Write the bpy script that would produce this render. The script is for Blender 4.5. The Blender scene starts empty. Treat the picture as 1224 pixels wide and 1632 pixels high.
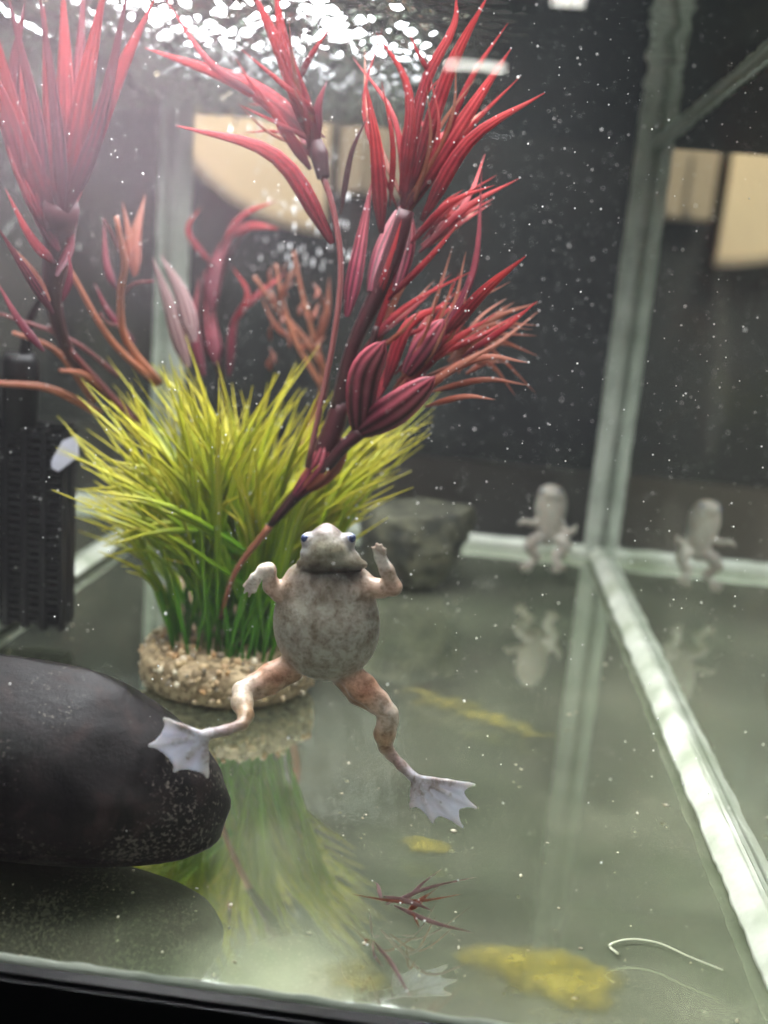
import bpy, bmesh, math, random
import numpy as np
from mathutils import Vector, Matrix
random.seed(7); rng = np.random.default_rng(11)
sc = bpy.context.scene
COL = sc.collection

# ------------------------------------------------------------------ camera
F_PX = 1600.0; CAM_H = 0.16
def _axes(f, D=(767, 465), s=0.085):
    d = np.array([D[0]-612., D[1]-816., f]); t = (d@d)/(d[0]+d[1]*s)
    x = np.array([d[0]-t, d[1]-s*t, f])
    d = d/np.linalg.norm(d); x = -x/np.linalg.norm(x)
    return np.stack([x, d, -np.cross(d, x)])
RW = _axes(F_PX)
cam = bpy.data.cameras.new('camera'); camo = bpy.data.objects.new('camera', cam); COL.objects.link(camo)
cx_, up_, bk_ = RW@np.array([1., 0, 0]), RW@np.array([0, -1., 0]), -(RW@np.array([0, 0, 1.]))
camo.matrix_world = Matrix(((cx_[0], up_[0], bk_[0], 0), (cx_[1], up_[1], bk_[1], 0), (cx_[2], up_[2], bk_[2], CAM_H), (0, 0, 0, 1)))
cam.sensor_fit = 'VERTICAL'; cam.sensor_height = 24; cam.lens = 24*F_PX/1632
cam.clip_start = 0.01; cam.clip_end = 50
cam.dof.use_dof = True; cam.dof.focus_distance = 0.285; cam.dof.aperture_fstop = cam.lens/4.4
sc.camera = camo
# ------------------------------------------------------------------ world, exposure
w = bpy.data.worlds.new('World'); sc.world = w; w.use_nodes = True
w.node_tree.nodes['Background'].inputs[0].default_value = (0.80, 0.86, 0.95, 1)
w.node_tree.nodes['Background'].inputs[1].default_value = 0.22
sc.view_settings.view_transform = 'Standard'; sc.view_settings.look = 'None'
sc.view_settings.exposure = 0.0; sc.view_settings.gamma = 1.0
LED_POWER = 21.0
cy = sc.cycles
cy.use_denoising = True; cy.max_bounces = 10; cy.glossy_bounces = 5; cy.transparent_max_bounces = 32
cy.volume_bounces = 0; cy.diffuse_bounces = 3; cy.transmission_bounces = 4; cy.sample_clamp_indirect = 6.0

# ------------------------------------------------------------------ helpers
XL, XR, YF, YB, ZW = -0.197, 0.0928, 0.193, 0.648, 0.2527
def ray(px, py): return RW@np.array([px-612., py-816., F_PX])
def at(px, py, y):
    r = ray(px, py); p = r*(y/r[1]); p[2] += CAM_H; return p
def on_floor(px, py, z=0.0):
    r = ray(px, py); p = r*((z-CAM_H)/r[2]); p[2] = z; return p
def pxm(y): return y/F_PX*1.03          # metres of one photo pixel at depth y

def tag(o, label=None, cat=None, group=None, kind=None):
    if label: o['label'] = label
    if cat: o['category'] = cat
    if group: o['group'] = group
    if kind: o['kind'] = kind
    return o
def empty(name, loc, label, cat, group=None):
    o = bpy.data.objects.new(name, None); COL.objects.link(o); o.location = loc
    o.empty_display_size = 0.01
    return tag(o, label, cat, group)
def mesh_obj(name, verts, faces, mat, parent=None, smooth=True, origin=None, attrs=None, mats=None, fmat=None):
    me = bpy.data.meshes.new(name); V = np.asarray(verts, float)
    off = np.zeros(3)
    p = parent
    while p is not None:
        off += np.array(p.location); p = p.parent
    if origin is not None: loc = np.array(origin) - off; V = V - np.array(origin)
    else: loc = np.zeros(3); V = V - off
    me.from_pydata(V.tolist(), [], [tuple(int(i) for i in f) for f in faces])
    for m in (mats or [mat]): me.materials.append(m)
    if fmat is not None: me.polygons.foreach_set('material_index', fmat)
    if smooth: me.polygons.foreach_set('use_smooth', [True]*len(me.polygons))
    for k, v in (attrs or {}).items():
        v = np.asarray(v, float)
        if v.ndim == 2:
            a = me.attributes.new(k, 'FLOAT_COLOR', 'POINT'); a.data.foreach_set('color', v.ravel())
        else:
            a = me.attributes.new(k, 'FLOAT', 'POINT'); a.data.foreach_set('value', v)
    me.update()
    o = bpy.data.objects.new(name, me); COL.objects.link(o); o.location = loc
    if parent is not None: o.parent = parent
    return o
BF = [(0, 3, 2, 1), (4, 5, 6, 7), (0, 1, 5, 4), (1, 2, 6, 5), (2, 3, 7, 6), (3, 0, 4, 7)]
def box_vf(x0, x1, y0, y1, z0, z1):
    return [(x0, y0, z0), (x1, y0, z0), (x1, y1, z0), (x0, y1, z0), (x0, y0, z1), (x1, y0, z1), (x1, y1, z1), (x0, y1, z1)], BF
def bevel_box(name, x0, x1, y0, y1, z0, z1, b, mat, parent=None):
    bm = bmesh.new(); v, f = box_vf(x0, x1, y0, y1, z0, z1)
    vs = [bm.verts.new(p) for p in v]; [bm.faces.new([vs[i] for i in q]) for q in f]
    bmesh.ops.bevel(bm, geom=list(bm.edges), offset=b, segments=2, affect='EDGES')
    bm.verts.index_update()
    V = [tuple(q.co) for q in bm.verts]; Fs = [[q.index for q in fc.verts] for fc in bm.faces]; bm.free()
    return mesh_obj(name, V, Fs, mat, parent, smooth=False)
def tube_vf(pts, rad, n=8, squash=None):
    pts = [np.asarray(p, float) for p in pts]; V = []; Fs = []; T = []
    up = np.array([0, -1., 0.05])
    for i, p in enumerate(pts):
        t = pts[min(i+1, len(pts)-1)]-pts[max(i-1, 0)]; t /= np.linalg.norm(t)+1e-12
        a = np.cross(t, up); a /= np.linalg.norm(a)+1e-12; b = np.cross(a, t)
        for k in range(n):
            th = 2*math.pi*k/n; V.append(p+rad[i]*(a*math.cos(th)+b*math.sin(th))); T.append(i/(len(pts)-1))
    for i in range(len(pts)-1):
        for k in range(n):
            Fs.append((i*n+k, i*n+(k+1) % n, (i+1)*n+(k+1) % n, (i+1)*n+k))
    Fs.append(tuple(range(n))[::-1]); Fs.append(tuple(range((len(pts)-1)*n, len(pts)*n)))
    return V, Fs, T
def smooth_path(P, n):
    P = [np.asarray(p, float) for p in P]; out = []
    Q = [2*P[0]-P[1]]+P+[2*P[-1]-P[-2]]; m = len(P)-1
    for i in range(n):
        u = i/(n-1)*m; k = min(int(u), m-1); t = u-k; a, b, c, d = Q[k:k+4]
        out.append(0.5*((2*b)+(c-a)*t+(2*a-5*b+4*c-d)*t*t+(3*b-a-3*c+d)*t**3))
    return out

# ------------------------------------------------------------------ materials
def mat(name):
    m = bpy.data.materials.new(name); m.use_nodes = True; nt = m.node_tree
    for n in list(nt.nodes): nt.nodes.remove(n)
    out = nt.nodes.new('ShaderNodeOutputMaterial')
    return m, nt, out
def N(nt, t, **kw):
    n = nt.nodes.new(t)
    for k, v in kw.items():
        if k in n.inputs.keys(): n.inputs[k].default_value = v
        else: setattr(n, k, v)
    return n
def L(nt, a, b): nt.links.new(a, b)
def noise(nt, scale, detail=4, rough=0.55, dist=0.0, coord='Object', vec=None):
    n = N(nt, 'ShaderNodeTexNoise'); n.inputs['Scale'].default_value = scale; n.inputs['Detail'].default_value = detail
    n.inputs['Roughness'].default_value = rough; n.inputs['Distortion'].default_value = dist
    tc = N(nt, 'ShaderNodeTexCoord'); L(nt, tc.outputs[coord], n.inputs['Vector']); return n
def ramp(nt, src, stops, interp='LINEAR'):
    r = N(nt, 'ShaderNodeValToRGB'); r.color_ramp.interpolation = interp; e = r.color_ramp.elements
    while len(e) < len(stops): e.new(0.5)
    for q, (p, c) in zip(e, stops): q.position = p; q.color = (*c, 1) if len(c) == 3 else c
    L(nt, src, r.inputs[0]); return r
def g(v): return (v, v, v)
def principled(name, base, rough=0.5, nscale=None, base2=None, lo=0.35, hi=0.65, bump=0.0, bscale=None, spec=0.5, detail=5, sss=0):
    m, nt, out = mat(name); b = N(nt, 'ShaderNodeBsdfPrincipled'); b.inputs['Roughness'].default_value = rough
    b.inputs['Specular IOR Level'].default_value = spec
    if nscale:
        n = noise(nt, nscale, detail); r = ramp(nt, n.outputs[0], [(lo, base), (hi, base2)]); L(nt, r.outputs[0], b.inputs['Base Color'])
    else: b.inputs['Base Color'].default_value = (*base, 1)
    if bump:
        n2 = noise(nt, bscale or 300, 5); bp = N(nt, 'ShaderNodeBump'); bp.inputs['Strength'].default_value = bump
        bp.inputs['Distance'].default_value = 0.001; L(nt, n2.outputs[0], bp.inputs['Height']); L(nt, bp.outputs[0], b.inputs['Normal'])
    L(nt, b.outputs[0], out.inputs[0]); return m

def mat_interface(name, tint=(0.93, 0.97, 0.94), rough=0.0):
    "outer face of a pane: passes light straight on, mirrors past the critical angle"
    m, nt, out = mat(name); fr = N(nt, 'ShaderNodeFresnel'); fr.inputs['IOR'].default_value = 1.333
    t = N(nt, 'ShaderNodeBsdfTransparent'); gl = N(nt, 'ShaderNodeBsdfGlossy'); gl.inputs['Color'].default_value = (*tint, 1)
    gl.inputs['Roughness'].default_value = rough
    mx = N(nt, 'ShaderNodeMixShader'); L(nt, fr.outputs[0], mx.inputs[0]); L(nt, t.outputs[0], mx.inputs[1]); L(nt, gl.outputs[0], mx.inputs[2])
    L(nt, mx.outputs[0], out.inputs[0]); return m
def mat_film(name, lo, hi, c1, c2, nscale, maxf, minf=0.0, fine=0.0, front=None, streak=None, blob=None):
    "inner face of a pane: clear, with a thin dusty film"
    m, nt, out = mat(name)
    n = noise(nt, nscale, 6, 0.6, 0.6)
    if streak:
        tc = N(nt, 'ShaderNodeTexCoord'); mp = N(nt, 'ShaderNodeMapping'); mp.inputs['Scale'].default_value = streak
        L(nt, tc.outputs['Object'], mp.inputs[0]); L(nt, mp.outputs[0], n.inputs['Vector'])
    f = ramp(nt, n.outputs[0], [(lo, g(minf)), (hi, g(maxf))])
    cn = noise(nt, nscale*2.3, 4); c = ramp(nt, cn.outputs[0], [(0.35, c1), (0.65, c2)])
    fac = f.outputs[0]; colr = c.outputs[0]
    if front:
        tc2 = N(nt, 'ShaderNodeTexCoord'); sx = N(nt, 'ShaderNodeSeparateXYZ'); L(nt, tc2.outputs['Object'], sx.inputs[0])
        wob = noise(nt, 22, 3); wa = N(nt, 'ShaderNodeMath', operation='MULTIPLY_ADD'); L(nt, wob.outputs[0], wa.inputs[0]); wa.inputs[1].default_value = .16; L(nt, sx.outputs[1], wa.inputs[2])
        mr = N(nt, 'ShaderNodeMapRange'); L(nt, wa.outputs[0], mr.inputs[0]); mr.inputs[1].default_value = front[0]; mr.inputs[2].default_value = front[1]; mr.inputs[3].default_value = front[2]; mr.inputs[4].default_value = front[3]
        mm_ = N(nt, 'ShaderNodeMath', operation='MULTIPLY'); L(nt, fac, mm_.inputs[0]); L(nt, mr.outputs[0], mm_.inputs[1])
        mr2 = N(nt, 'ShaderNodeMapRange'); L(nt, sx.outputs[0], mr2.inputs[0]); mr2.inputs[1].default_value = -.045; mr2.inputs[2].default_value = .06; mr2.inputs[3].default_value = .45; mr2.inputs[4].default_value = 1.25  # dust thinned to the left to imitate the stone's shadow
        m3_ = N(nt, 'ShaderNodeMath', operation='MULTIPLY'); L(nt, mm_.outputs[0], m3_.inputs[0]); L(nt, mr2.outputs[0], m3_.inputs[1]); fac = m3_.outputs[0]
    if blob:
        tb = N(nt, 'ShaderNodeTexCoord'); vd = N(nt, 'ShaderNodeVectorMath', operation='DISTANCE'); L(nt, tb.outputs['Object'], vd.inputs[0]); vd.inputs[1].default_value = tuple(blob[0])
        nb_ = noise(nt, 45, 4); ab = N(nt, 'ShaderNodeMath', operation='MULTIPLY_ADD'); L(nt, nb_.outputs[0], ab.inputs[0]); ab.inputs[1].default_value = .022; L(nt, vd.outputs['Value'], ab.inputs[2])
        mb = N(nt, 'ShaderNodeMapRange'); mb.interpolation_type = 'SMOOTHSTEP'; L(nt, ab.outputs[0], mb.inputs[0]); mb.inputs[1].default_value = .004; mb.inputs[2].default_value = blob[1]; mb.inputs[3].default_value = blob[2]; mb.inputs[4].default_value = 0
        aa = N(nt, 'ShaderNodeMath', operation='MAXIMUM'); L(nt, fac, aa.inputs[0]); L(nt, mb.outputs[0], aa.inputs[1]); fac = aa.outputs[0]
    if fine:
        n3 = noise(nt, 1400, 2, 0.5); f3 = ramp(nt, n3.outputs[0], [(0.60, g(0)), (0.72, g(fine))])
        ad = N(nt, 'ShaderNodeMath', operation='ADD'); L(nt, fac, ad.inputs[0]); L(nt, f3.outputs[0], ad.inputs[1]); ad.use_clamp = True; fac = ad.outputs[0]
    d = N(nt, 'ShaderNodeBsdfDiffuse'); L(nt, colr, d.inputs[0]); t = N(nt, 'ShaderNodeBsdfTransparent')
    mx = N(nt, 'ShaderNodeMixShader'); L(nt, fac, mx.inputs[0]); L(nt, t.outputs[0], mx.inputs[1]); L(nt, d.outputs[0], mx.inputs[2])
    L(nt, mx.outputs[0], out.inputs[0]); return m
M_IF = mat_interface('pane_outer_face')
M_FLOORIF = mat_interface('bottom_pane_outer_face', (0.86, 0.90, 0.82), 0.035)
M_CLEAR = mat_film('pane_inner_film', 0.5, 0.9, (0.5, 0.55, 0.5), (0.6, 0.62, 0.55), 14, 0.05)
M_FLOORFILM_SHADE = mat_film('bottom_pane_dust_and_shade', 0.30, 0.72, (0.29, 0.34, 0.21), (0.39, 0.41, 0.28), 11, 0.26, 0.06, fine=0.30, front=(-.160, -.01, 1.55, .62), blob=(on_floor(455, 1560)-np.array([(XL+XR)/2, (YF+YB)/2, -.02]), .052, .93))
M_SIDEFILM = mat_film('side_pane_film', 0.45, 0.8, (0.34, 0.36, 0.27), (0.50, 0.45, 0.36), 9, 0.14, 0.02)
def mat_veil():
    "glare on the front glass as a pale tint, strongest in its upper left corner"
    m, nt, out = mat('front_pane_glare'); tc = N(nt, 'ShaderNodeTexCoord'); vd = N(nt, 'ShaderNodeVectorMath', operation='DISTANCE'); L(nt, tc.outputs['Object'], vd.inputs[0])
    vd.inputs[1].default_value = tuple(at(150, -60, YF)-np.array([(XL+XR)/2, (YF+YB)/2, -.02]))
    n = noise(nt, 26, 5, .6, .4); ab = N(nt, 'ShaderNodeMath', operation='MULTIPLY_ADD'); L(nt, n.outputs[0], ab.inputs[0]); ab.inputs[1].default_value = .035; L(nt, vd.outputs['Value'], ab.inputs[2])
    mb = N(nt, 'ShaderNodeMapRange'); mb.interpolation_type = 'SMOOTHSTEP'; L(nt, ab.outputs[0], mb.inputs[0]); mb.inputs[1].default_value = .0; mb.inputs[2].default_value = .096; mb.inputs[3].default_value = .29; mb.inputs[4].default_value = .003
    tr = N(nt, 'ShaderNodeBsdfTranslucent'); tr.inputs[0].default_value = (.96, .76, .88, 1); t = N(nt, 'ShaderNodeBsdfTransparent')
    mx = N(nt, 'ShaderNodeMixShader'); L(nt, mb.outputs[0], mx.inputs[0]); L(nt, t.outputs[0], mx.inputs[1]); L(nt, tr.outputs[0], mx.inputs[2]); L(nt, mx.outputs[0], out.inputs[0]); return m
M_VEIL = mat_veil()  # haze of glare put into the front pane's colour
M_BEAD = principled('silicone', (0.34, 0.38, 0.28), 0.35, 42, (0.64, 0.67, 0.58), bump=0.4, bscale=250)
M_BEADD = principled('silicone_algae', (0.22, 0.25, 0.20), 0.4, 38, (0.40, 0.43, 0.36), bump=0.4, bscale=250)
M_BLACK = principled('black_plastic', (0.0035, 0.0035, 0.004), 0.4, bump=0.1, bscale=900, spec=.3)
M_STONE = principled('black_stone', (0.004, 0.004, 0.0045), 0.6, 130, (0.026, 0.022, 0.021), bump=0.35, bscale=1500, detail=8, spec=.3)
def mat_stone():
    m, nt, out = mat('speckled_black_stone'); b = N(nt, 'ShaderNodeBsdfPrincipled'); b.inputs['Specular IOR Level'].default_value = .18
    n = noise(nt, 70, 8, .65, .5); c = ramp(nt, n.outputs[0], [(.35, (.003, .003, .0035)), (.55, (.012, .010, .010)), (.72, (.035, .024, .021))])
    n2 = noise(nt, 900, 3, .6); n4 = noise(nt, 28, 3); mu = N(nt, 'ShaderNodeMath', operation='MULTIPLY'); L(nt, n2.outputs[0], mu.inputs[0]); L(nt, n4.outputs[0], mu.inputs[1])
    f = ramp(nt, mu.outputs[0], [(.310, g(0)), (.37, g(.5))]); mx = N(nt, 'ShaderNodeMix', data_type='RGBA'); L(nt, f.outputs[0], mx.inputs[0]); L(nt, c.outputs[0], mx.inputs[6]); mx.inputs[7].default_value = (.20, .18, .15, 1)
    L(nt, mx.outputs[2], b.inputs['Base Color']); bp = N(nt, 'ShaderNodeBump'); bp.inputs['Strength'].default_value = .5; bp.inputs['Distance'].default_value = .0006; n3 = noise(nt, 240, 8, .7); L(nt, n3.outputs[0], bp.inputs['Height']); L(nt, bp.outputs[0], b.inputs['Normal'])
    rr = ramp(nt, n.outputs[0], [(.3, g(.30)), (.7, g(.62))]); L(nt, rr.outputs[0], b.inputs['Roughness']); L(nt, b.outputs[0], out.inputs[0]); return m
M_STONE = mat_stone()
M_SLATE = principled('slate', (0.014, 0.016, 0.011), 0.85, 90, (0.085, 0.085, 0.05), bump=1.0, bscale=160, detail=8)

# ------------------------------------------------------------------ room behind the tank
M_WALL = principled('dark_wall', (0.006, 0.011, 0.015), 0.9, 3, (0.012, 0.017, 0.021))
v, f = box_vf(-4, 4, 3.25, 3.35, -1.5, 3); tag(mesh_obj('room_wall', v, f, M_WALL, smooth=False), kind='structure')
M_TABLE = principled('dark_table', (0.005, 0.0065, 0.0065), 0.6, 20, (0.008, 0.009, 0.009))
v, f = box_vf(-0.8, 0.8, 0.02, 1.1, -0.06, -0.022); tag(mesh_obj('table', v, f, M_TABLE, smooth=False), kind='structure')
M_CREAM = principled('cream_paint', (0.78, 0.66, 0.46), 0.8, 4, (0.74, 0.62, 0.44))
M_TAN = principled('tan_paint', (0.42, 0.36, 0.27), 0.8, 6, (0.36, 0.31, 0.24))
def panel(name, x0, x1, z0, z1, m, label, cat, n):
    e = empty(name, ((x0+x1)/2, 3.2, z0), label, cat)
    bevel_box('board', x0, x1, 3.19, 3.22, z0, z1, 0.006, m, e)
    for i in range(n):
        xx = x0+(x1-x0)*(i+1)/(n+1); bevel_box('batten', xx-0.012, xx+0.012, 3.178, 3.188, z0+0.02, z1-0.02, 0.003, m, e)
    return e
e = empty('wall_panel', (-0.78, 3.2, 0.295), 'brightly lit cream panel with curved lower edge in the dark room behind', 'panel')
pp = [(-.505, .64), (-.505, .295), (-.56, .298), (-.64, .312), (-.72, .335), (-.80, .372), (-.88, .425), (-.95, .49), (-1.0, .56), (-1.03, .64)]; k_ = len(pp)
V = [(x, 3.19, z) for x, z in pp]+[(x, 3.22, z) for x, z in pp]
mesh_obj('board', V, [tuple(range(k_)), tuple(range(k_, 2*k_))[::-1]]+[(i, k_+i, k_+(i+1) % k_, (i+1) % k_) for i in range(k_)], M_CREAM, e, smooth=False)
V = [(x, 3.183, z) for x, z in pp[1:]]+[(x+.012, 3.183, z+.022) for x, z in pp[1:]]+[(x, 3.1895, z) for x, z in pp[1:]]+[(x+.012, 3.1895, z+.022) for x, z in pp[1:]]; q = k_-1; Fs = []
for i in range(q-1): Fs += [(i, i+1, q+i+1, q+i), (2*q+i, 3*q+i, 3*q+i+1, 2*q+i+1), (i, 2*q+i, 2*q+i+1, i+1), (q+i, q+i+1, 3*q+i+1, 3*q+i)]
mesh_obj('edging', V, Fs, M_TAN, e, smooth=False)
panel('cabinet', -0.470, -0.262, 0.42, 0.63, M_TAN, 'dim tan cabinet beside the lit cream panel behind the tank', 'cabinet', 2)
rl = bpy.data.lights.new('room_lamp', 'AREA'); rl.energy = 48; rl.size = 0.5; rl.color = (1, 0.86, 0.62)
rlo = bpy.data.objects.new('room_lamp', rl); COL.objects.link(rlo); rlo.location = (-1.1, 2.3, 1.9)
rlo.rotation_euler = (Vector((-0.85, 3.2, 0.6))-Vector(rlo.location)).to_track_quat('-Z', 'Y').to_euler()

# two small strip lights in the room, mirrored in the front glass
M_TUBE, nt, out = mat('strip_light_tube'); em = N(nt, 'ShaderNodeEmission'); em.inputs[0].default_value = (1, .97, .90, 1); em.inputs[1].default_value = 70
L(nt, em.outputs[0], out.inputs[0])
for (px_, py_, wd, hg, lab) in ((758, 105, 86, 9, 'long white strip light mirrored in the front glass behind the red leaf tips'), (905, 1, 46, 13, 'short white strip light mirrored in the glass at the top edge')):
    p = at(px_, py_, 2.0); yr = 2*(YF-.0016)-2.0; k_ = 2.0/F_PX*1.02; e = empty('strip_light', (p[0], yr, p[2]), lab, 'light')
    bevel_box('housing', p[0]-wd*k_*.56, p[0]+wd*k_*.56, yr-.03, yr-.004, p[2]-hg*k_*.7, p[2]+hg*k_*.7, .002, M_WALL, e)
    V, Fs, _ = tube_vf([(p[0]-wd*k_*.5, yr, p[2]), (p[0], yr, p[2]), (p[0]+wd*k_*.5, yr, p[2])], [hg*k_*.5]*3, 10); mesh_obj('tube', V, Fs, M_TUBE, e)

# ------------------------------------------------------------------ the tank
tank = empty('aquarium_tank', ((XL+XR)/2, (YF+YB)/2, -0.02), 'rectangular glass aquarium with pale silicone seams and black base rim', 'aquarium')
T = 0.0016; TB = 0.003; ZT = 0.268
def pane(name, x0, x1, y0, y1, z0, z1, inner, film, outer=M_IF):
    v, f = box_vf(x0, x1, y0, y1, z0, z1)
    mesh_obj(name, v, f, None, tank, smooth=False, mats=[outer, film], fmat=[1 if i == inner else 0 for i in range(6)])
# BF order: bottom, top, front(-y), right(+x), back(+y), left(-x)
pane('bottom_pane', XL-T, XR+T, YF-T, YB+T, -TB, 0.0, 1, M_FLOORFILM_SHADE, M_FLOORIF)
pane('front_pane', XL-T, XR+T, YF-T, YF, 0.0005, ZT, 4, M_VEIL)
pane('back_pane', XL-T, XR+T, YB, YB+T, 0.0005, ZT, 2, M_CLEAR)
pane('left_pane', XL-T, XL, YF+0.0004, YB-0.0004, 0.0005, ZT, 3, M_SIDEFILM)
pane('right_pane', XR, XR+T, YF+0.0004, YB-0.0004, 0.0005, ZT, 5, M_SIDEFILM)
def bead(a, b, d1, d2, size, m, n=60, wob=0.2, seed=0, rough=0.0):
    "silicone fillet along a-b, legs along d1 and d2, uneven edge"
    r = np.random.default_rng(seed); a, b, d1, d2 = map(lambda q: np.array(q, float), (a, b, d1, d2)); V = []; Fs = []
    ph = r.uniform(0, 6.28, 6); fr = r.uniform(3, 26, 6)
    for i in range(n+1):
        t = i/n; p = a+(b-a)*t
        s1 = size*(1+wob*sum(np.sin(fr[k]*t*6+ph[k]) for k in range(3))/3+rough*r.uniform(-1, 1))
        s2 = size*(1+wob*sum(np.sin(fr[k]*t*6+ph[k]) for k in range(3, 6))/3+rough*r.uniform(-1, 1))
        c = p+0.0004*(d1+d2)
        for q in range(6):
            th = q/5*math.pi/2; V.append(c+d1*s1*(math.cos(th)**1.6)+d2*s2*(math.sin(th)**1.6))
        V.append(c)
    for i in range(n):
        for q in range(7): Fs.append((i*7+q, i*7+(q+1) % 7, (i+1)*7+(q+1) % 7, (i+1)*7+q))
    return mesh_obj('silicone_bead', V, Fs, m, tank)
X, Y, Z = (1, 0, 0), (0, 1, 0), (0, 0, 1); nX, nY = (-1, 0, 0), (0, -1, 0)
bead((XR, YF+.001, 0), (XR, YB-.001, 0), nX, Z, 0.0062, M_BEAD, 160, 0.07, 1, 0.05)
bead((XL, YF+.001, 0), (XL, YB-.001, 0), X, Z, 0.005, M_BEAD, 120, 0.07, 2, 0.03)
bead((XL+.001, YB, 0), (XR-.001, YB, 0), nY, Z, 0.0042, M_BEAD, 80, 0.15, 3, 0.03)
bead((XL+.001, YF, 0), (XR-.001, YF, 0), Y, Z, 0.0035, M_BEADD, 120, 0.12, 4, 0.05)
bead((XR, YB, 0.001), (XR, YB, ZT), nX, nY, 0.0092, M_BEADD, 80, 0.03, 5, 0.02)
bead((XL, YB, 0.001), (XL, YB, ZT), X, nY, 0.0092, M_BEADD, 80, 0.03, 6, 0.02)
for a in ((XL+.004, XR-.004, YB-.0048, YB-.0006, -TB+.0002, -.0003), (XR+.0001, XR+T-.0001, YB-.0075, YB-.0006, .001, ZT-.001), (XR+.0001, XR+T-.0001, YF+.002, YB-.009, .0008, .0058), (XL-T+.0001, XL-.0001, YB-.0075, YB-.0006, .001, ZT-.001), (XL-T+.0001, XL-.0001, YF+.002, YB-.009, .0008, .0045)):
    v, f = box_vf(*a); mesh_obj('silicone_seam', v, f, M_BEADD if a[5] > .1 else M_BEAD, tank, smooth=False)
# meniscus and its reflection on the right pane, built as a solid strip
V = []; Fs = []; n = 140
for i in range(n+1):
    yy = YF+0.002+(YB-YF-0.014)*i/n; b = 0.0030+0.0014*random.random()
    V += [(XR-.0002, yy, ZW-b), (XR-.0010, yy, ZW-b*.3), (XR-.0010, yy, ZW-.0003), (XR-.0002, yy, ZW-.0003)]
for i in range(n):
    for q in range(4): Fs.append((i*4+q, i*4+(q+1) % 4, i*4+4+(q+1) % 4, i*4+4+q))
mesh_obj('meniscus_line', V, Fs, M_BEADD, tank)
# black base rim outside the glass
for nm, a in (('base_rim', (XL-.012, XR+.012, YF-T-.006, YF-T-.0006, -.022, .0048)), ('base_rim', (XL-.012, XR+.012, YB+T+.0006, YB+T+.006, -.022, .0048)),
              ('base_rim', (XL-.012, XL-T-.0006, YF-T, YB+T, -.022, .0048)), ('base_rim', (XR+T+.0006, XR+.012, YF-T, YB+T, -.022, .0048))):
    bevel_box(nm, *a, 0.0012, M_BLACK, tank)

# ------------------------------------------------------------------ water: surface sheet and murk
def mat_water():
    m, nt, out = mat('water_surface'); fr = N(nt, 'ShaderNodeFresnel'); fr.inputs['IOR'].default_value = 1.333
    t = N(nt, 'ShaderNodeBsdfTransparent'); gl = N(nt, 'ShaderNodeBsdfGlossy'); gl.inputs['Roughness'].default_value = 0.0
    gl.inputs['Color'].default_value = (0.95, 0.97, 0.97, 1)
    mx = N(nt, 'ShaderNodeMixShader'); L(nt, fr.outputs[0], mx.inputs[0]); L(nt, t.outputs[0], mx.inputs[1]); L(nt, gl.outputs[0], mx.inputs[2])
    L(nt, mx.outputs[0], out.inputs[0]); return m
nx, ny = 200, 310
gx = np.linspace(XL+.0003, XR-.0003, nx); gy = np.linspace(YF+.0003, YB-.0003, ny); GX, GY = np.meshgrid(gx, gy, indexing='ij')
def waves(lo, hi, k, spread=math.pi):
    H = np.zeros_like(GX)
    for _ in range(k):
        th = rng.uniform(-spread, spread)+math.pi/2; wl = rng.uniform(lo, hi)
        H += np.sin(2*math.pi*(GX*math.cos(th)+GY*math.sin(th))/wl+rng.uniform(0, 6.28))*wl/hi
    return H/math.sqrt(k/2)
mask = np.exp(-(((GX+0.105)/0.085)**4+((GY-0.50)/0.17)**4))
H = 0.00055*waves(.014, .03, 14)*(0.10+mask)+0.0021*waves(.005, .011, 26)*mask
gridf = [(i*ny+j, (i+1)*ny+j, (i+1)*ny+j+1, i*ny+j+1) for i in range(nx-1) for j in range(ny-1)]
tag(mesh_obj('water_surface', np.stack([GX, GY, ZW+H], -1).reshape(-1, 3), gridf, mat_water()), kind='structure')
m, nt, out = mat('water_murk'); pv = N(nt, 'ShaderNodeVolumePrincipled')
pv.inputs['Color'].default_value = (0.80, 0.86, 0.84, 1); pv.inputs['Density'].default_value = 0.075; pv.inputs['Anisotropy'].default_value = 0.35
L(nt, pv.outputs[0], out.inputs['Volume'])
v, f = box_vf(XL+.0002, XR-.0002, YF+.0002, YB-.0002, 0.0002, ZW-.0042); tag(mesh_obj('water', v, f, m, smooth=False), kind='structure')

# ------------------------------------------------------------------ lamp over the tank
lamp = empty('aquarium_lamp', (-0.075, 0.44, 0.270), 'black hood lamp with white light panel over the water', 'lamp')
bevel_box('housing', -0.182, 0.037, 0.230, 0.548, 0.274, 0.300, 0.003, M_BLACK, lamp)
m, nt, out = mat('led_panel'); em = N(nt, 'ShaderNodeEmission'); em.inputs[0].default_value = (0.97, 0.98, 1.0, 1); em.inputs[1].default_value = LED_POWER
L(nt, em.outputs[0], out.inputs[0]); v, f = box_vf(-0.175, 0.030, 0.236, 0.455, 0.2702, 0.2736); mesh_obj('light_panel', v, f, m, lamp, smooth=False)
m, nt, out = mat('led_panel_dim'); em = N(nt, 'ShaderNodeEmission'); em.inputs[0].default_value = (0.93, 0.96, 1.0, 1); em.inputs[1].default_value = LED_POWER*.55
L(nt, em.outputs[0], out.inputs[0]); v, f = box_vf(-0.175, 0.010, 0.465, 0.540, 0.2702, 0.2736); mesh_obj('light_panel', v, f, m, lamp, smooth=False)

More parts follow.
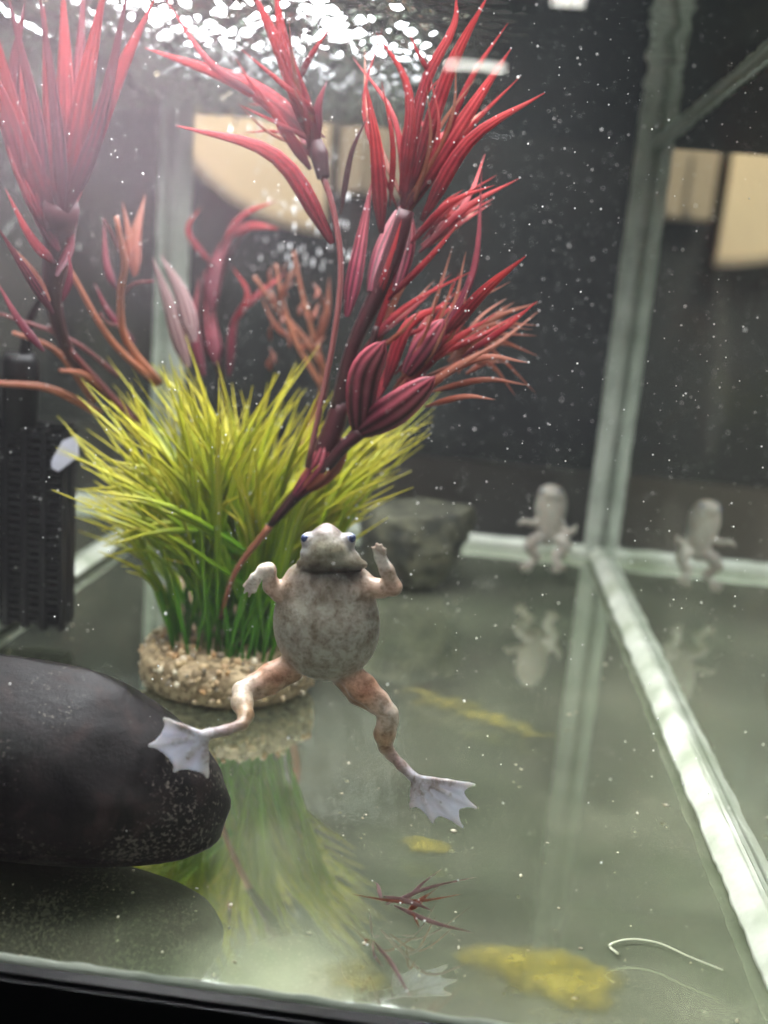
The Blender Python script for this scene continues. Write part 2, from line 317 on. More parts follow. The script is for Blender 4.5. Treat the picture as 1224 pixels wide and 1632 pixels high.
# ------------------------------------------------------------------ stones
def stone(name, c, r, mat_, seed, label, cat, amp=0.05, fn=None, sub=5):
    from mathutils import noise as mn
    bm = bmesh.new(); bmesh.ops.create_icosphere(bm, subdivisions=sub, radius=1); off = Vector((seed*3.1, seed*1.7, seed))
    for q in bm.verts:
        p = q.co.normalized(); d = 1+amp*mn.noise(p*1.4+off)+amp*.35*mn.noise(p*4+off)+amp*.12*mn.noise(p*13+off)
        x = Vector((p.x*d*r[0], p.y*d*r[1], p.z*d*r[2]))
        if fn: x = fn(x, p)
        q.co = x+Vector(c)
    bm.verts.index_update(); V = [tuple(q.co) for q in bm.verts]; Fs = [[q.index for q in fc.verts] for fc in bm.faces]; bm.free()
    zmin = min(q[2] for q in V); print(name, 'zmin', zmin); V = [(a, b, cc-zmin+0.0002) for a, b, cc in V]
    return tag(mesh_obj(name, V, Fs, mat_, origin=(c[0], c[1], 0.0)), label, cat)
SY = 0.242
prof = sorted([(at(x, y, SY)[2], at(x, y, SY)[0]) for x, y in [(95, 1026), (150, 1040), (200, 1075), (250, 1135), (300, 1195), (335, 1245), (353, 1295), (352, 1330), (335, 1362), (300, 1383), (230, 1392)]])
pz = np.array([p[0] if p[0] < .016 else .016+(p[0]-.016)*.76 for p in prof])+.0035; pxr = np.array([p[1] for p in prof]); zt, zb = pz[-1]+.0004, pz[0]-.001
def fn_black(x, p):
    z = zb+(zt-zb)*(p.z+1)/2; xr = float(np.interp(z, pz, pxr)); rho = math.hypot(p.x, p.y)+1e-6
    xl = -0.150-.03*(1-p.z*p.z); e = min(1.0, rho*1.0)
    xt, hx = (xr+xl)/2, (xr-xl)/2
    if p.z > .95: hx *= rho/.312; xt = xt+( -0.114-xt)*(1-rho/.312)
    if p.z < -.9: hx *= min(1, rho/.436)
    k = 1+(x.length/Vector((0.05*p.x, 0.036*p.y, 0.0305*p.z)).length-1)*.75
    return Vector((xt+hx*p.x/rho*k, SY+.030*rho**(1.15 if p.z < 0 else 1.15+.5*p.z)*p.y/rho*k, z))
stone('black_stone', (0, 0, 0), (0.05, 0.036, 0.0305), M_STONE, 2.3, 'large smooth black stone in front of the filter', 'stone', 0.075, fn_black)
def fn_slate(x, p):
    x.z = min(x.z, 0.0175+0.06*x.x); x.z = max(x.z, -0.024)
    if x.z < 0.02: x.x += 0.010*(0.02-x.z)/0.044*(-1 if x.x > 0 else 0.4)
    x += p*0.0011*math.sin(x.z*1500+x.x*120)
    return x
sp = on_floor(648, 948)
stone('slate_rock', (sp[0], sp[1]+0.024, 0.025), (0.0340, 0.027, 0.036), M_SLATE, 5.1, 'dark layered slate rock with pale flat top behind the swimming frog', 'rock', 0.16, fn_slate)

# ------------------------------------------------------------------ filter
fl = empty('filter', (XL+.02, 0.40, 0.0), 'black slotted filter box against the left pane', 'filter')
fx0, fx1 = XL+.0008, at(98, 900, 0.392)[0]; fy0, fy1 = 0.392, 0.408; fz0, fz1 = 0.004, 0.104
bevel_box('casing', fx0, fx1, fy0+0.007, fy1, fz0, fz1-.012, 0.0015, M_BLACK, fl)
cols = 4; cw = (fx1-fx0)/cols
for i in range(cols+1):
    xx = fx0+i*cw; bevel_box('rib', max(fx0, xx-.0016), min(fx1, xx+.0016), fy0, fy0+.0066, fz0, fz1-.014, 0.0005, M_BLACK, fl)
nz = 26
for r_ in range(nz):
    zz = fz0+.003+(fz1-.02-fz0)*r_/(nz-1)
    bevel_box('slat', fx0+.0003, fx1-.0003, fy0+.0008, fy0+.0060, zz-.0011, zz+.0011, 0.0004, M_BLACK, fl)
cc = np.array([fx0+.011, 0.4005, fz1])
V, Fs, _ = tube_vf([cc+np.array([0, 0, -.02]), cc+np.array([0, 0, .012]), cc+np.array([0, 0, .016])], [.0075, .0075, .006], 20)
mesh_obj('pump_cap', V, Fs, M_BLACK, fl)
V, Fs, _ = tube_vf(smooth_path([cc+np.array([0.002, 0, .014]), cc+np.array([.006, -.004, .030]), cc+np.array([.016, -.006, .047])], 10), np.linspace(.0028, .0008, 10), 8)
mesh_obj('cord', V, Fs, M_BLACK, fl)
M_LABEL = principled('pale_label', (0.55, 0.56, 0.66), 0.4, 80, (0.42, 0.42, 0.48))
q0 = at(84, 742, 0.3905); q1 = at(120, 700, 0.3905)
V = [at(82, 745, .3905), at(92, 752, .3905), at(124, 728, .3905), at(122, 694, .3905), at(100, 702, .3905), at(82, 733, .3905)]
V2 = [p+np.array([0, .0012, 0]) for p in V]
mesh_obj('clip', V+V2, [tuple(range(6))[::-1], tuple(range(6, 12))]+[(i, (i+1) % 6, 6+(i+1) % 6, 6+i) for i in range(6)], M_LABEL, fl, smooth=False)

# ------------------------------------------------------------------ algae patches and thread on the floor
def mat_algae():
    m, nt, out = mat('algae_film'); at_ = N(nt, 'ShaderNodeAttribute'); at_.attribute_name = 'edge'
    n = noise(nt, 120, 6, 0.65); ad = N(nt, 'ShaderNodeMath', operation='MULTIPLY_ADD'); L(nt, n.outputs[0], ad.inputs[0]); ad.inputs[1].default_value = 0.9; L(nt, at_.outputs['Fac'], ad.inputs[2])
    f = ramp(nt, ad.outputs[0], [(0.50, g(0)), (1.0, g(0.7))])
    n2 = noise(nt, 60, 4); c = ramp(nt, n2.outputs[0], [(0.35, (0.24, 0.21, 0.04)), (0.65, (0.34, 0.30, 0.08))])
    d = N(nt, 'ShaderNodeBsdfDiffuse'); L(nt, c.outputs[0], d.inputs[0]); t = N(nt, 'ShaderNodeBsdfTransparent')
    mx = N(nt, 'ShaderNodeMixShader'); L(nt, f.outputs[0], mx.inputs[0]); L(nt, t.outputs[0], mx.inputs[1]); L(nt, d.outputs[0], mx.inputs[2]); L(nt, mx.outputs[0], out.inputs[0]); return m
M_ALG = mat_algae()
def algae(c, rx, ry, rot, label, seed, hgt=0.0012, amp=.5):
    r = np.random.default_rng(seed); V = [(c[0], c[1], hgt+.0006)]; E = [amp]; Fs = []; n = 36; ph = r.uniform(0, 6.28, 4)
    for k in range(1, 6):
        for i in range(n):
            th = 2*math.pi*i/n; s = k/5*(1+.12*math.sin(2*th+ph[0])+.10*math.sin(3*th+ph[1])+.07*math.sin(5*th+ph[2]))
            x, y = rx*s*math.cos(th), ry*s*math.sin(th); V.append((c[0]+x*math.cos(rot)-y*math.sin(rot), c[1]+x*math.sin(rot)+y*math.cos(rot), .0006+hgt*(1-(k/5)**2)))
            E.append(amp*(1-(k/5)**2.0)-0.12*(k/5)**3)
    for i in range(n): Fs.append((0, 1+i, 1+(i+1) % n))
    for k in range(4):
        for i in range(n): a = 1+k*n; Fs.append((a+i, a+n+i, a+n+(i+1) % n, a+(i+1) % n))
    tag(mesh_obj('algae_patch', V, Fs, M_ALG, origin=(c[0], c[1], 0), attrs={'edge': E}), label, 'algae', 'algae patches on the tank floor')
c = on_floor(872, 1556); algae(c, .0245, .0128, .05, 'largest olive yellow algae patch on the floor near the front glass', 1)
c = on_floor(676, 1351); algae(c, .0090, .0062, .1, 'small olive algae patch on the floor below the webbed right foot', 2, .0012, .4)
c = on_floor(745, 1135); algae(c, .044, .013, -.55, 'faint long algae streak across the floor behind the frog', 3, .0005, .20)
c = on_floor(560, 1560); algae(c, .014, .007, .1, 'faint olive algae smear at the front glass below the red reflection', 4, .0005, .25)
M_THREAD = principled('thread', (0.72, 0.74, 0.55), 0.5)
pts = smooth_path([on_floor(*p, .0012) for p in [(985, 1520), (972, 1506), (1005, 1497), (1050, 1503), (1100, 1525), (1152, 1546)]], 30)
V, Fs, _ = tube_vf(pts, [.00030*(1-.5*i/29) for i in range(30)], 6)
tag(mesh_obj('thread', V, Fs, M_THREAD, origin=pts[0]), 'thin pale curled thread lying on the floor at lower right', 'thread')

# ------------------------------------------------------------------ gravel base of the plants
def mat_gravelcake():
    m, nt, out = mat('gravel_resin'); b = N(nt, 'ShaderNodeBsdfPrincipled'); b.inputs['Roughness'].default_value = 0.7
    vo = N(nt, 'ShaderNodeTexVoronoi'); vo.inputs['Scale'].default_value = 420; tc = N(nt, 'ShaderNodeTexCoord'); L(nt, tc.outputs['Object'], vo.inputs['Vector'])
    c = ramp(nt, vo.outputs['Color'], [(0.2, (0.12, 0.085, 0.04)), (0.5, (0.26, 0.19, 0.10)), (0.8, (0.40, 0.31, 0.18))]); L(nt, c.outputs[0], b.inputs['Base Color'])
    bp = N(nt, 'ShaderNodeBump'); bp.inputs['Strength'].default_value = 0.8; bp.inputs['Distance'].default_value = 0.001; bp.invert = True
    L(nt, vo.outputs['Distance'], bp.inputs['Height']); L(nt, bp.outputs[0], b.inputs['Normal']); L(nt, b.outputs[0], out.inputs[0]); return m
M_CAKE = mat_gravelcake()
def gravel_base(parent, c, rx, ry, h, seed):
    r = np.random.default_rng(seed); n = 64; V = []; Fs = []; ph = r.uniform(0, 6.28, 4)
    prof = [(0.0, h*.93), (.45, h*.95), (.80, h*.97), (.93, h*.95), (.99, h*.82), (1.0, h*.5), (.985, h*.16), (.93, .0004), (0.0, .0004)]
    for k, (s, z) in enumerate(prof):
        for i in range(n):
            th = 2*math.pi*i/n; q = s*(1+.02*math.sin(2*th+ph[0])+.015*math.sin(5*th+ph[1])+.012*r.uniform(-1, 1)*(s > .5))
            V.append((c[0]+rx*q*math.cos(th), c[1]+ry*q*math.sin(th), z+(r.uniform(-1, 1)*.0004 if 0 < k < 6 else 0)))
    for k in range(len(prof)-1):
        for i in range(n): Fs.append((k*n+i, (k+1)*n+i, (k+1)*n+(i+1) % n, k*n+(i+1) % n))
    return mesh_obj('gravel_base', V, Fs, M_CAKE, parent)
PEB = []
for i, (c1, c2) in enumerate([((.42, .30, .15), (.55, .42, .24)), ((.30, .17, .07), (.42, .25, .10)), ((.15, .12, .08), (.24, .20, .13)), ((.36, .24, .12), (.44, .30, .16)), ((.58, .52, .36), (.66, .60, .45)), ((.26, .20, .11), (.36, .28, .17))]):
    mm = principled('pebble_%d' % i, c1, 0.45, 500, c2); me = bpy.data.meshes.new('pebble'); bm = bmesh.new(); bmesh.ops.create_icosphere(bm, subdivisions=1, radius=1)
    for q in bm.verts: q.co = Vector((q.co.x*random.uniform(.8, 1.25), q.co.y*random.uniform(.8, 1.2), q.co.z*random.uniform(.6, .95)))
    bm.to_mesh(me); bm.free(); me.materials.append(mm); me.polygons.foreach_set('use_smooth', [True]*len(me.polygons)); PEB.append(me)
def pebbles(parent, base, c, rx, ry, h, n):
    for i in range(n):
        o = bpy.data.objects.new('pebble', random.choice(PEB)); COL.objects.link(o); o.parent = base
        s = random.uniform(.0010, .0021)
        if i < n*.66:
            a = random.uniform(0, 6.283); q = math.sqrt(random.random())*.95; p = (c[0]+rx*q*math.cos(a), c[1]+ry*q*math.sin(a), h*.96+s*.35)
        else:
            a = random.uniform(math.pi*.9, math.pi*2.1); p = (c[0]+rx*1.0*math.cos(a), c[1]+ry*1.0*math.sin(a), random.uniform(.15, .9)*h); s *= .8
        o.location = Vector(p)-parent.location; o.scale = (s, s, s); o.rotation_euler = [random.uniform(0, 6.28) for _ in range(3)]

# ------------------------------------------------------------------ green grass plant
def mat_blade():
    m, nt, out = mat('grass_plastic'); a = N(nt, 'ShaderNodeAttribute'); a.attribute_name = 't'
    oi = N(nt, 'ShaderNodeObjectInfo')
    n = noise(nt, 40, 2); ad = N(nt, 'ShaderNodeMath', operation='MULTIPLY_ADD'); L(nt, n.outputs[0], ad.inputs[0]); ad.inputs[1].default_value = 0.3; L(nt, a.outputs['Fac'], ad.inputs[2])
    c = ramp(nt, ad.outputs[0], [(0.15, (0.045, 0.17, 0.012)), (0.45, (0.12, 0.34, 0.010)), (0.75, (0.33, 0.40, 0.018)), (1.0, (0.58, 0.53, 0.05))])
    b = N(nt, 'ShaderNodeBsdfPrincipled'); b.inputs['Roughness'].default_value = 0.38; L(nt, c.outputs[0], b.inputs['Base Color'])
    tr = N(nt, 'ShaderNodeBsdfTranslucent'); L(nt, c.outputs[0], tr.inputs[0]); mx = N(nt, 'ShaderNodeMixShader'); mx.inputs[0].default_value = 0.35
    L(nt, b.outputs[0], mx.inputs[1]); L(nt, tr.outputs[0], mx.inputs[2]); L(nt, mx.outputs[0], out.inputs[0]); return m
M_BLADE = mat_blade()
SPARK = []                                            # places where air bubbles cling
PC = np.array([-0.0855, 0.3735, 0.0]); PRX, PRY, PH = .0345, .0325, .0150
grass = empty('grass_plant', PC, 'bushy yellow green plastic grass plant on a round gravel base', 'plant')
gb = gravel_base(grass, PC, PRX, PRY, PH, 3); pebbles(grass, gb, PC, PRX, PRY, PH, 280)
def blade_vf(P, w, t0, t1, n=7):
    P = smooth_path(P, n); V = []; Fs = []; TT = []
    tw = random.uniform(-.9, .9)
    for i, p in enumerate(P):
        u = i/(n-1); t = P[min(i+1, n-1)]-P[max(i-1, 0)]; t /= np.linalg.norm(t)+1e-9
        vd = np.array([math.sin(tw), -math.cos(tw), .1]); s = np.cross(t, vd); s /= np.linalg.norm(s)+1e-9; nn = np.cross(s, t)
        ww = w*(0.55+0.45*math.sin(math.pi*min(1, u*1.3)))*(1-u**3)+.00010
        V += [p-s*ww, p+nn*ww*.45, p+s*ww, p-nn*ww*.25]; TT += [t0+(t1-t0)*u]*4
    for i in range(n-1):
        for q in range(4): Fs.append((i*4+q, i*4+(q+1) % 4, i*4+4+(q+1) % 4, i*4+4+q))
    return V, Fs, TT
def envelope():
    "a random blade tip in photo pixels, and how far it splays"
    z = random.random()
    if z < .30: x = random.uniform(105, 290); top = np.interp(x, [105, 130, 200, 250, 290], [660, 640, 625, 580, 575]); lo = np.interp(x, [105, 160, 290], [730, 880, 800])
    elif z < .80: x = random.uniform(250, 530); top = np.interp(x, [250, 300, 350, 420, 480, 530], [580, 575, 600, 585, 600, 640]); lo = 760
    else: x = random.uniform(500, 700); top = np.interp(x, [500, 600, 700], [620, 655, 648]); lo = np.interp(x, [500, 600, 700], [800, 760, 675])
    return x, top+(lo-top)*random.random()**1.5
mass_V, mass_F, mass_T = [], [], []
nb = 0
for s_ in range(82):
    tx, ty = envelope(); a = random.uniform(0, 6.28); q = math.sqrt(random.random())
    dep = PC[1]+random.uniform(-.040, .040)*(1 if tx < 560 else .5)+(.008 if tx > 560 else 0)
    tip = at(tx, ty, dep); base = np.array([PC[0]+.001+.020*q*math.cos(a)+.12*(tip[0]-PC[0]), PC[1]+.018*q*math.sin(a), PH*.9])
    d = tip-base; ctrl = base+np.array([d[0]*.30, d[1]*.35, d[2]*.52])
    knee = base+(ctrl-base)*.85+np.array([0, 0, .0])
    if s_ < 55:
        V, Fs, TT = blade_vf([base, base*.45+knee*.55+np.array([0, 0, .003]), knee], .0010, 0.0, .32, 5)
        mesh_obj('stem', V, Fs, M_BLADE, grass, attrs={'t': TT})
    else:
        V, Fs, TT = blade_vf([base, base*.45+knee*.55+np.array([0, 0, .003]), knee], .0010, 0.0, .32, 5); o_ = len(mass_V); mass_V += V; mass_F += [tuple(i+o_ for i in f_) for f_ in Fs]; mass_T += TT
    for k in range(7):
        u = random.uniform(.25, 1.0); st = base+(knee-base)*u
        tp = tip+np.array([random.gauss(0, .0055), random.gauss(0, .007), random.gauss(-.004, .008)]) if k else tip
        if k > 3: tp = st+(tp-st)*random.uniform(.55, .95)
        mid = st+(tp-st)*.5+np.array([-(tp[0]-st[0])*.10, 0, .006+random.uniform(-.002, .004)])
        V, Fs, TT = blade_vf([st, mid, tp], random.uniform(.00085, .00125), .15+.3*u, random.uniform(.8, 1.05))
        if nb < 295 and k < 5 and s_ < 70:
            mesh_obj('blade', V, Fs, M_BLADE, grass, attrs={'t': TT}); nb += 1
        else:
            o_ = len(mass_V); mass_V += V; mass_F += [tuple(i+o_ for i in f_) for f_ in Fs]; mass_T += TT
        if random.random() < .45: SPARK.append(V[random.choice([12, 16, 20, 24])])
for i in range(34):       # low blades splaying to the left
    x0, y0 = random.uniform(285, 400), random.uniform(850, 960); x1, y1 = random.choice([(150, 862), (124, 792), (200, 850), (160, 800), (118, 700), (135, 745), (175, 885), (230, 830)]); x1 += random.uniform(-12, 30); y1 += random.uniform(-18, 18); d_ = PC[1]-random.uniform(.005, .030)
    V, Fs, TT = blade_vf([at(x0, y0, PC[1]-.01), at((x0+x1)/2, (y0+y1)/2-random.uniform(10, 34), d_), at(x1, y1, d_-.004)], random.uniform(.0009, .0013), .28, random.uniform(.8, 1.0)); o_ = len(mass_V); mass_V += V; mass_F += [tuple(j+o_ for j in f_) for f_ in Fs]; mass_T += TT
    if random.random() < .6: SPARK.append(V[random.choice([16, 20, 24])])
tag(mesh_obj('blade_mass', mass_V, mass_F, M_BLADE, grass, attrs={'t': mass_T}), kind='stuff')

# ------------------------------------------------------------------ red plants
def mat_leaf(name, dark, mid, tipc, transl=0.35, rough=0.42, hi=1.05):
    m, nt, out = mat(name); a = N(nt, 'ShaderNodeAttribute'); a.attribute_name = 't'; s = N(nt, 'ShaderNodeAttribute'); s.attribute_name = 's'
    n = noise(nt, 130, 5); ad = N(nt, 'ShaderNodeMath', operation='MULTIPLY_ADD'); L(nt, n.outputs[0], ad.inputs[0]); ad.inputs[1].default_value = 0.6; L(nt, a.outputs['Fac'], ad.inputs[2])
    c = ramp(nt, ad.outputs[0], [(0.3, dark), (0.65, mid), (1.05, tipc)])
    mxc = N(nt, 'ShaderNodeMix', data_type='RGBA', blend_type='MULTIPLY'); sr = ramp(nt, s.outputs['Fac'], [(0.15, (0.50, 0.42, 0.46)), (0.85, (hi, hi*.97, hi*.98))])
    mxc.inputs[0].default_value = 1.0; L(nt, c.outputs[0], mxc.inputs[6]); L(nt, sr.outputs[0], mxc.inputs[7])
    b = N(nt, 'ShaderNodeBsdfPrincipled'); b.inputs['Roughness'].default_value = rough; b.inputs['Specular IOR Level'].default_value = .3; L(nt, mxc.outputs[2], b.inputs['Base Color'])
    tr = N(nt, 'ShaderNodeBsdfTranslucent'); L(nt, mxc.outputs[2], tr.inputs[0]); mx = N(nt, 'ShaderNodeMixShader'); mx.inputs[0].default_value = transl
    L(nt, b.outputs[0], mx.inputs[1]); L(nt, tr.outputs[0], mx.inputs[2]); L(nt, mx.outputs[0], out.inputs[0]); return m
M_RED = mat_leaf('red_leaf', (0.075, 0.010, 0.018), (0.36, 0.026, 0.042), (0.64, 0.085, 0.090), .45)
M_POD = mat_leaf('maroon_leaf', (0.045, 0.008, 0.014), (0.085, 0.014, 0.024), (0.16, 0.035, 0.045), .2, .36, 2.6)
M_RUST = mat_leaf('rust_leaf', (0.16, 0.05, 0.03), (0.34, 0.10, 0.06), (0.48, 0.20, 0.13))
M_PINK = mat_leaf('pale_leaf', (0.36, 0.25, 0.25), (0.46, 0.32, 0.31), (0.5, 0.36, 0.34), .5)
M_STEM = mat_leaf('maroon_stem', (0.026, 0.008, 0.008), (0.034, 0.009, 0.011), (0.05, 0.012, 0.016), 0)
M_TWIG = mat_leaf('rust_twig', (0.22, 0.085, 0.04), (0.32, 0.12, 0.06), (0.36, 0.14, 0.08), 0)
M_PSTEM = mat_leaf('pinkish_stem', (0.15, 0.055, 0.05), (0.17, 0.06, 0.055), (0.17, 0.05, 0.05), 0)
def leaf_vf(P, w, kind='lance', n=11, nr=7):
    P = smooth_path(P, n); V = []; Fs = []; TT = []; SS = []; tw = random.uniform(-.35, .35); back = 3; ring = nr+back
    for i, p in enumerate(P):
        u = i/(n-1); t = P[min(i+1, n-1)]-P[max(i-1, 0)]; t /= np.linalg.norm(t)+1e-9
        vd = np.array([math.sin(tw), -math.cos(tw), .15]); s = np.cross(t, vd); s /= np.linalg.norm(s)+1e-9; nn = np.cross(s, t)
        if kind == 'lance': ww = min(1, .28+u*3.2)*(1-u)**.75*(1-.10*math.cos(u*6)) if u < 1 else 0
        elif kind == 'pod': ww = (math.sin(math.pi*min(1, .08+.92*u)))**.55
        else: ww = min(1, .5+u*2)*(1-u)**.5
        ww = w*.5*max(ww, .03)
        for k in range(nr):
            a = -1+2*k/(nr-1); ridge = (.16 if k % 2 == 0 else -.10)
            bulge = (1-a*a)*(.55 if kind == 'pod' else .22)
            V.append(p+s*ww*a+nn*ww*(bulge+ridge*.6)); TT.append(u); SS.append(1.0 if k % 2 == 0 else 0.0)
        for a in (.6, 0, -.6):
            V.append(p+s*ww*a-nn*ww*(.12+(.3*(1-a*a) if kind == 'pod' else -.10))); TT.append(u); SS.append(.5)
    for i in range(n-1):
        for q in range(ring): Fs.append((i*ring+q, i*ring+(q+1) % ring, (i+1)*ring+(q+1) % ring, (i+1)*ring+q))
    return V, Fs, TT, SS
def leaf(parent, pix, wpx, dep, m, kind='lance', sparkle=.5, name='leaf'):
    d0, d1 = dep if isinstance(dep, tuple) else (dep, dep+random.uniform(-.012, .012)); n = len(pix)
    P = [at(x, y, d0+(d1-d0)*i/(n-1)) for i, (x, y) in enumerate(pix)]
    if kind == 'lance' and wpx > 15: wpx *= .78
    V, Fs, TT, SS = leaf_vf(P, wpx*pxm((d0+d1)/2), kind)
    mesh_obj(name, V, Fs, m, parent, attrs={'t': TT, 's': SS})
    for _ in range(4):
        if random.random() < sparkle: SPARK.append(V[random.randrange(30, len(V))])
def stalk(parent, pix, wpx, dep, m, n=16, name='stem'):
    k = len(pix); d0, d1 = dep if isinstance(dep, tuple) else (dep, dep)
    P = smooth_path([at(x, y, d0+(d1-d0)*i/(k-1)) for i, (x, y) in enumerate(pix)], n)
    rad = [np.interp(i/(n-1), np.linspace(0, 1, len(wpx)), wpx)*.5*pxm(d0) for i in range(n)]
    V, Fs, TT = tube_vf(P, rad, 10); SS = [1.0 if (j % 10) % 3 == 0 else .3 for j in range(len(V))]
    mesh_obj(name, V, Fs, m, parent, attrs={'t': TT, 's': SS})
    for _ in range(3): SPARK.append(V[random.randrange(len(V))])
D0 = 0.350
b0 = on_floor(378, 1000, 0.0); 
p1 = empty('red_plant', (PC[0]+.004, PC[1]-.004, PH), 'tall dark red plastic plant leaning right, rising through the green grass', 'plant', 'red plastic plants')
stalk(p1, [(352, 985), (375, 912), (432, 836)], [7, 9, 12], (.364, D0), M_TWIG)
stalk(p1, [(430, 838), (470, 792), (500, 758), (525, 700), (545, 640)], [12, 20, 32, 36, 28], (D0, D0), M_STEM)
stalk(p1, [(538, 660), (560, 560), (600, 470), (628, 400), (648, 335)], [28, 22, 26, 30, 24], (D0, D0-.004), M_STEM)
stalk(p1, [(490, 745), (512, 640), (535, 520), (543, 420), (530, 330), (512, 275)], [10, 9, 9, 9, 9, 10], (D0-.006, D0-.004), M_PSTEM)
stalk(p1, [(515, 284), (508, 245), (500, 205)], [18, 28, 10], (D0-.004, D0-.002), M_STEM, name='bud')
stalk(p1, [(600, 520), (585, 590), (572, 690)], [10, 12, 16], (D0-.003, D0-.003), M_STEM)
stalk(p1, [(500, 770), (540, 720), (575, 688)], [22, 20, 22], (D0-.002, D0-.004), M_STEM)
R_, P_, U_ = M_RED, M_POD, M_RUST
for pix, wd, m_, kd in [
    # top whorl
    ([(608, 372), (600, 240), (583, 132)], 38, R_, 'lance'), ([(622, 330), (626, 230), (608, 130)], 12, R_, 'lance'),
    ([(638, 310), (652, 150), (600, 52)], 24, R_, 'lance'), ([(640, 345), (672, 150), (722, 45), (727, -8)], 28, R_, 'lance'),
    ([(655, 300), (715, 115), (778, -8)], 38, R_, 'lance'), ([(690, 265), (748, 130), (810, 36)], 13, R_, 'lance'),
    ([(650, 330), (740, 190), (814, 78)], 40, R_, 'lance'), ([(672, 352), (748, 225), (868, 148)], 36, R_, 'lance'),
    ([(655, 388), (715, 325), (788, 295)], 14, R_, 'lance'), ([(668, 402), (745, 330), (828, 284)], 15, R_, 'lance'),
    ([(650, 310), (690, 232), (725, 200)], 22, R_, 'lance'), ([(690, 120), (672, 95), (650, 50)], 10, R_, 'lance'),
    ([(590, 465), (608, 400), (640, 325)], 26, P_, 'pod'), ([(630, 465), (648, 400), (655, 340)], 24, P_, 'pod'), ([(600, 480), (620, 420), (640, 350)], 20, R_, 'lance'),
    ([(553, 505), (573, 400), (592, 290)], 46, P_, 'lance'), ([(543, 342), (560, 245), (588, 182)], 12, M_STEM, 'lance'),
    # left whorl
    ([(530, 388), (440, 250), (280, 200)], 46, R_, 'lance'), ([(500, 225), (400, 140), (230, 76)], 52, R_, 'lance'),
    ([(405, 150), (330, 95), (262, -5)], 20, R_, 'lance'), ([(505, 235), (460, 110), (395, -30)], 50, R_, 'lance'),
    ([(498, 205), (455, 80), (436, -40)], 36, R_, 'lance'), ([(476, 130), (498, 85), (528, 44)], 18, R_, 'lance'),
    ([(508, 222), (507, 170), (522, 128)], 26, P_, 'lance'), ([(495, 270), (450, 200), (410, 140)], 30, R_, 'lance'), ([(500, 190), (480, 160), (380, 75)], 22, R_, 'lance'),
    # middle whorl
    ([(572, 688), (580, 600), (614, 543)], 50, P_, 'pod'), ([(572, 688), (632, 650), (694, 600)], 52, P_, 'pod'),
    ([(648, 596), (682, 548), (708, 508)], 38, P_, 'pod'), ([(612, 618), (650, 520), (718, 482)], 34, R_, 'lance'),
    ([(695, 550), (755, 430), (768, 268)], 15, P_, 'lance'), ([(700, 545), (770, 465), (838, 408)], 32, R_, 'lance'),
    ([(735, 570), (805, 522), (856, 480)], 13, R_, 'lance'), ([(685, 605), (770, 570), (842, 578)], 20, U_, 'lance'),
    ([(685, 625), (770, 605), (842, 614)], 16, U_, 'lance'), ([(677, 648), (740, 632), (790, 637)], 12, U_, 'lance'),
    ([(575, 562), (645, 490), (756, 430)], 13, R_, 'lance'), ([(618, 478), (685, 410), (737, 348)], 13, R_, 'lance'),
    ([(640, 625), (700, 560), (790, 500)], 30, R_, 'lance'), ([(650, 640), (720, 590), (800, 545)], 22, U_, 'lance'),
    ([(600, 640), (628, 570), (650, 500)], 26, R_, 'lance'),
    # low bud
    ([(486, 778), (522, 738), (550, 698)], 48, U_, 'pod'), ([(470, 790), (505, 745), (520, 700)], 30, P_, 'pod')]:
    leaf(p1, pix, wd, (D0-.004, D0-.004+random.uniform(-.016, .014)), m_, kd, .65)
for (bx, by, a0, a1, l0, l1, cnt) in ((645, 335, 50, 125, 130, 300, 13), (672, 380, 20, 60, 90, 180, 8), (505, 235, 95, 165, 90, 230, 11), (640, 610, 15, 70, 120, 250, 14), (600, 560, 30, 75, 90, 190, 6)):
    for i in range(cnt):  # thin wisps of each whorl
        a = math.radians(random.uniform(a0, a1)); ln = random.uniform(l0, l1); bnd = random.uniform(-.16, .16)*ln; x0, y0 = bx+random.uniform(-14, 14), by+random.uniform(-18, 18)
        leaf(p1, [(x0, y0), (x0+ln*.55*math.cos(a)-bnd*math.sin(a), y0-ln*.55*math.sin(a)-bnd*math.cos(a)), (x0+ln*math.cos(a), y0-ln*math.sin(a))], random.uniform(7, 14), (D0-.002, D0+random.uniform(-.02, .024)), random.choice([R_, R_, U_]), 'lance', .5)
for i in range(16):       # ragged rust fronds behind the middle whorl
    a = random.uniform(690, 760), random.uniform(500, 610); e = random.uniform(790, 870), random.uniform(415, 640)
    leaf(p1, [a, ((a[0]+e[0])/2, (a[1]+e[1])/2-random.uniform(0, 22)), e], random.uniform(6, 13), (D0+.012, D0+random.uniform(.02, .035)), U_, 'lance', .6)

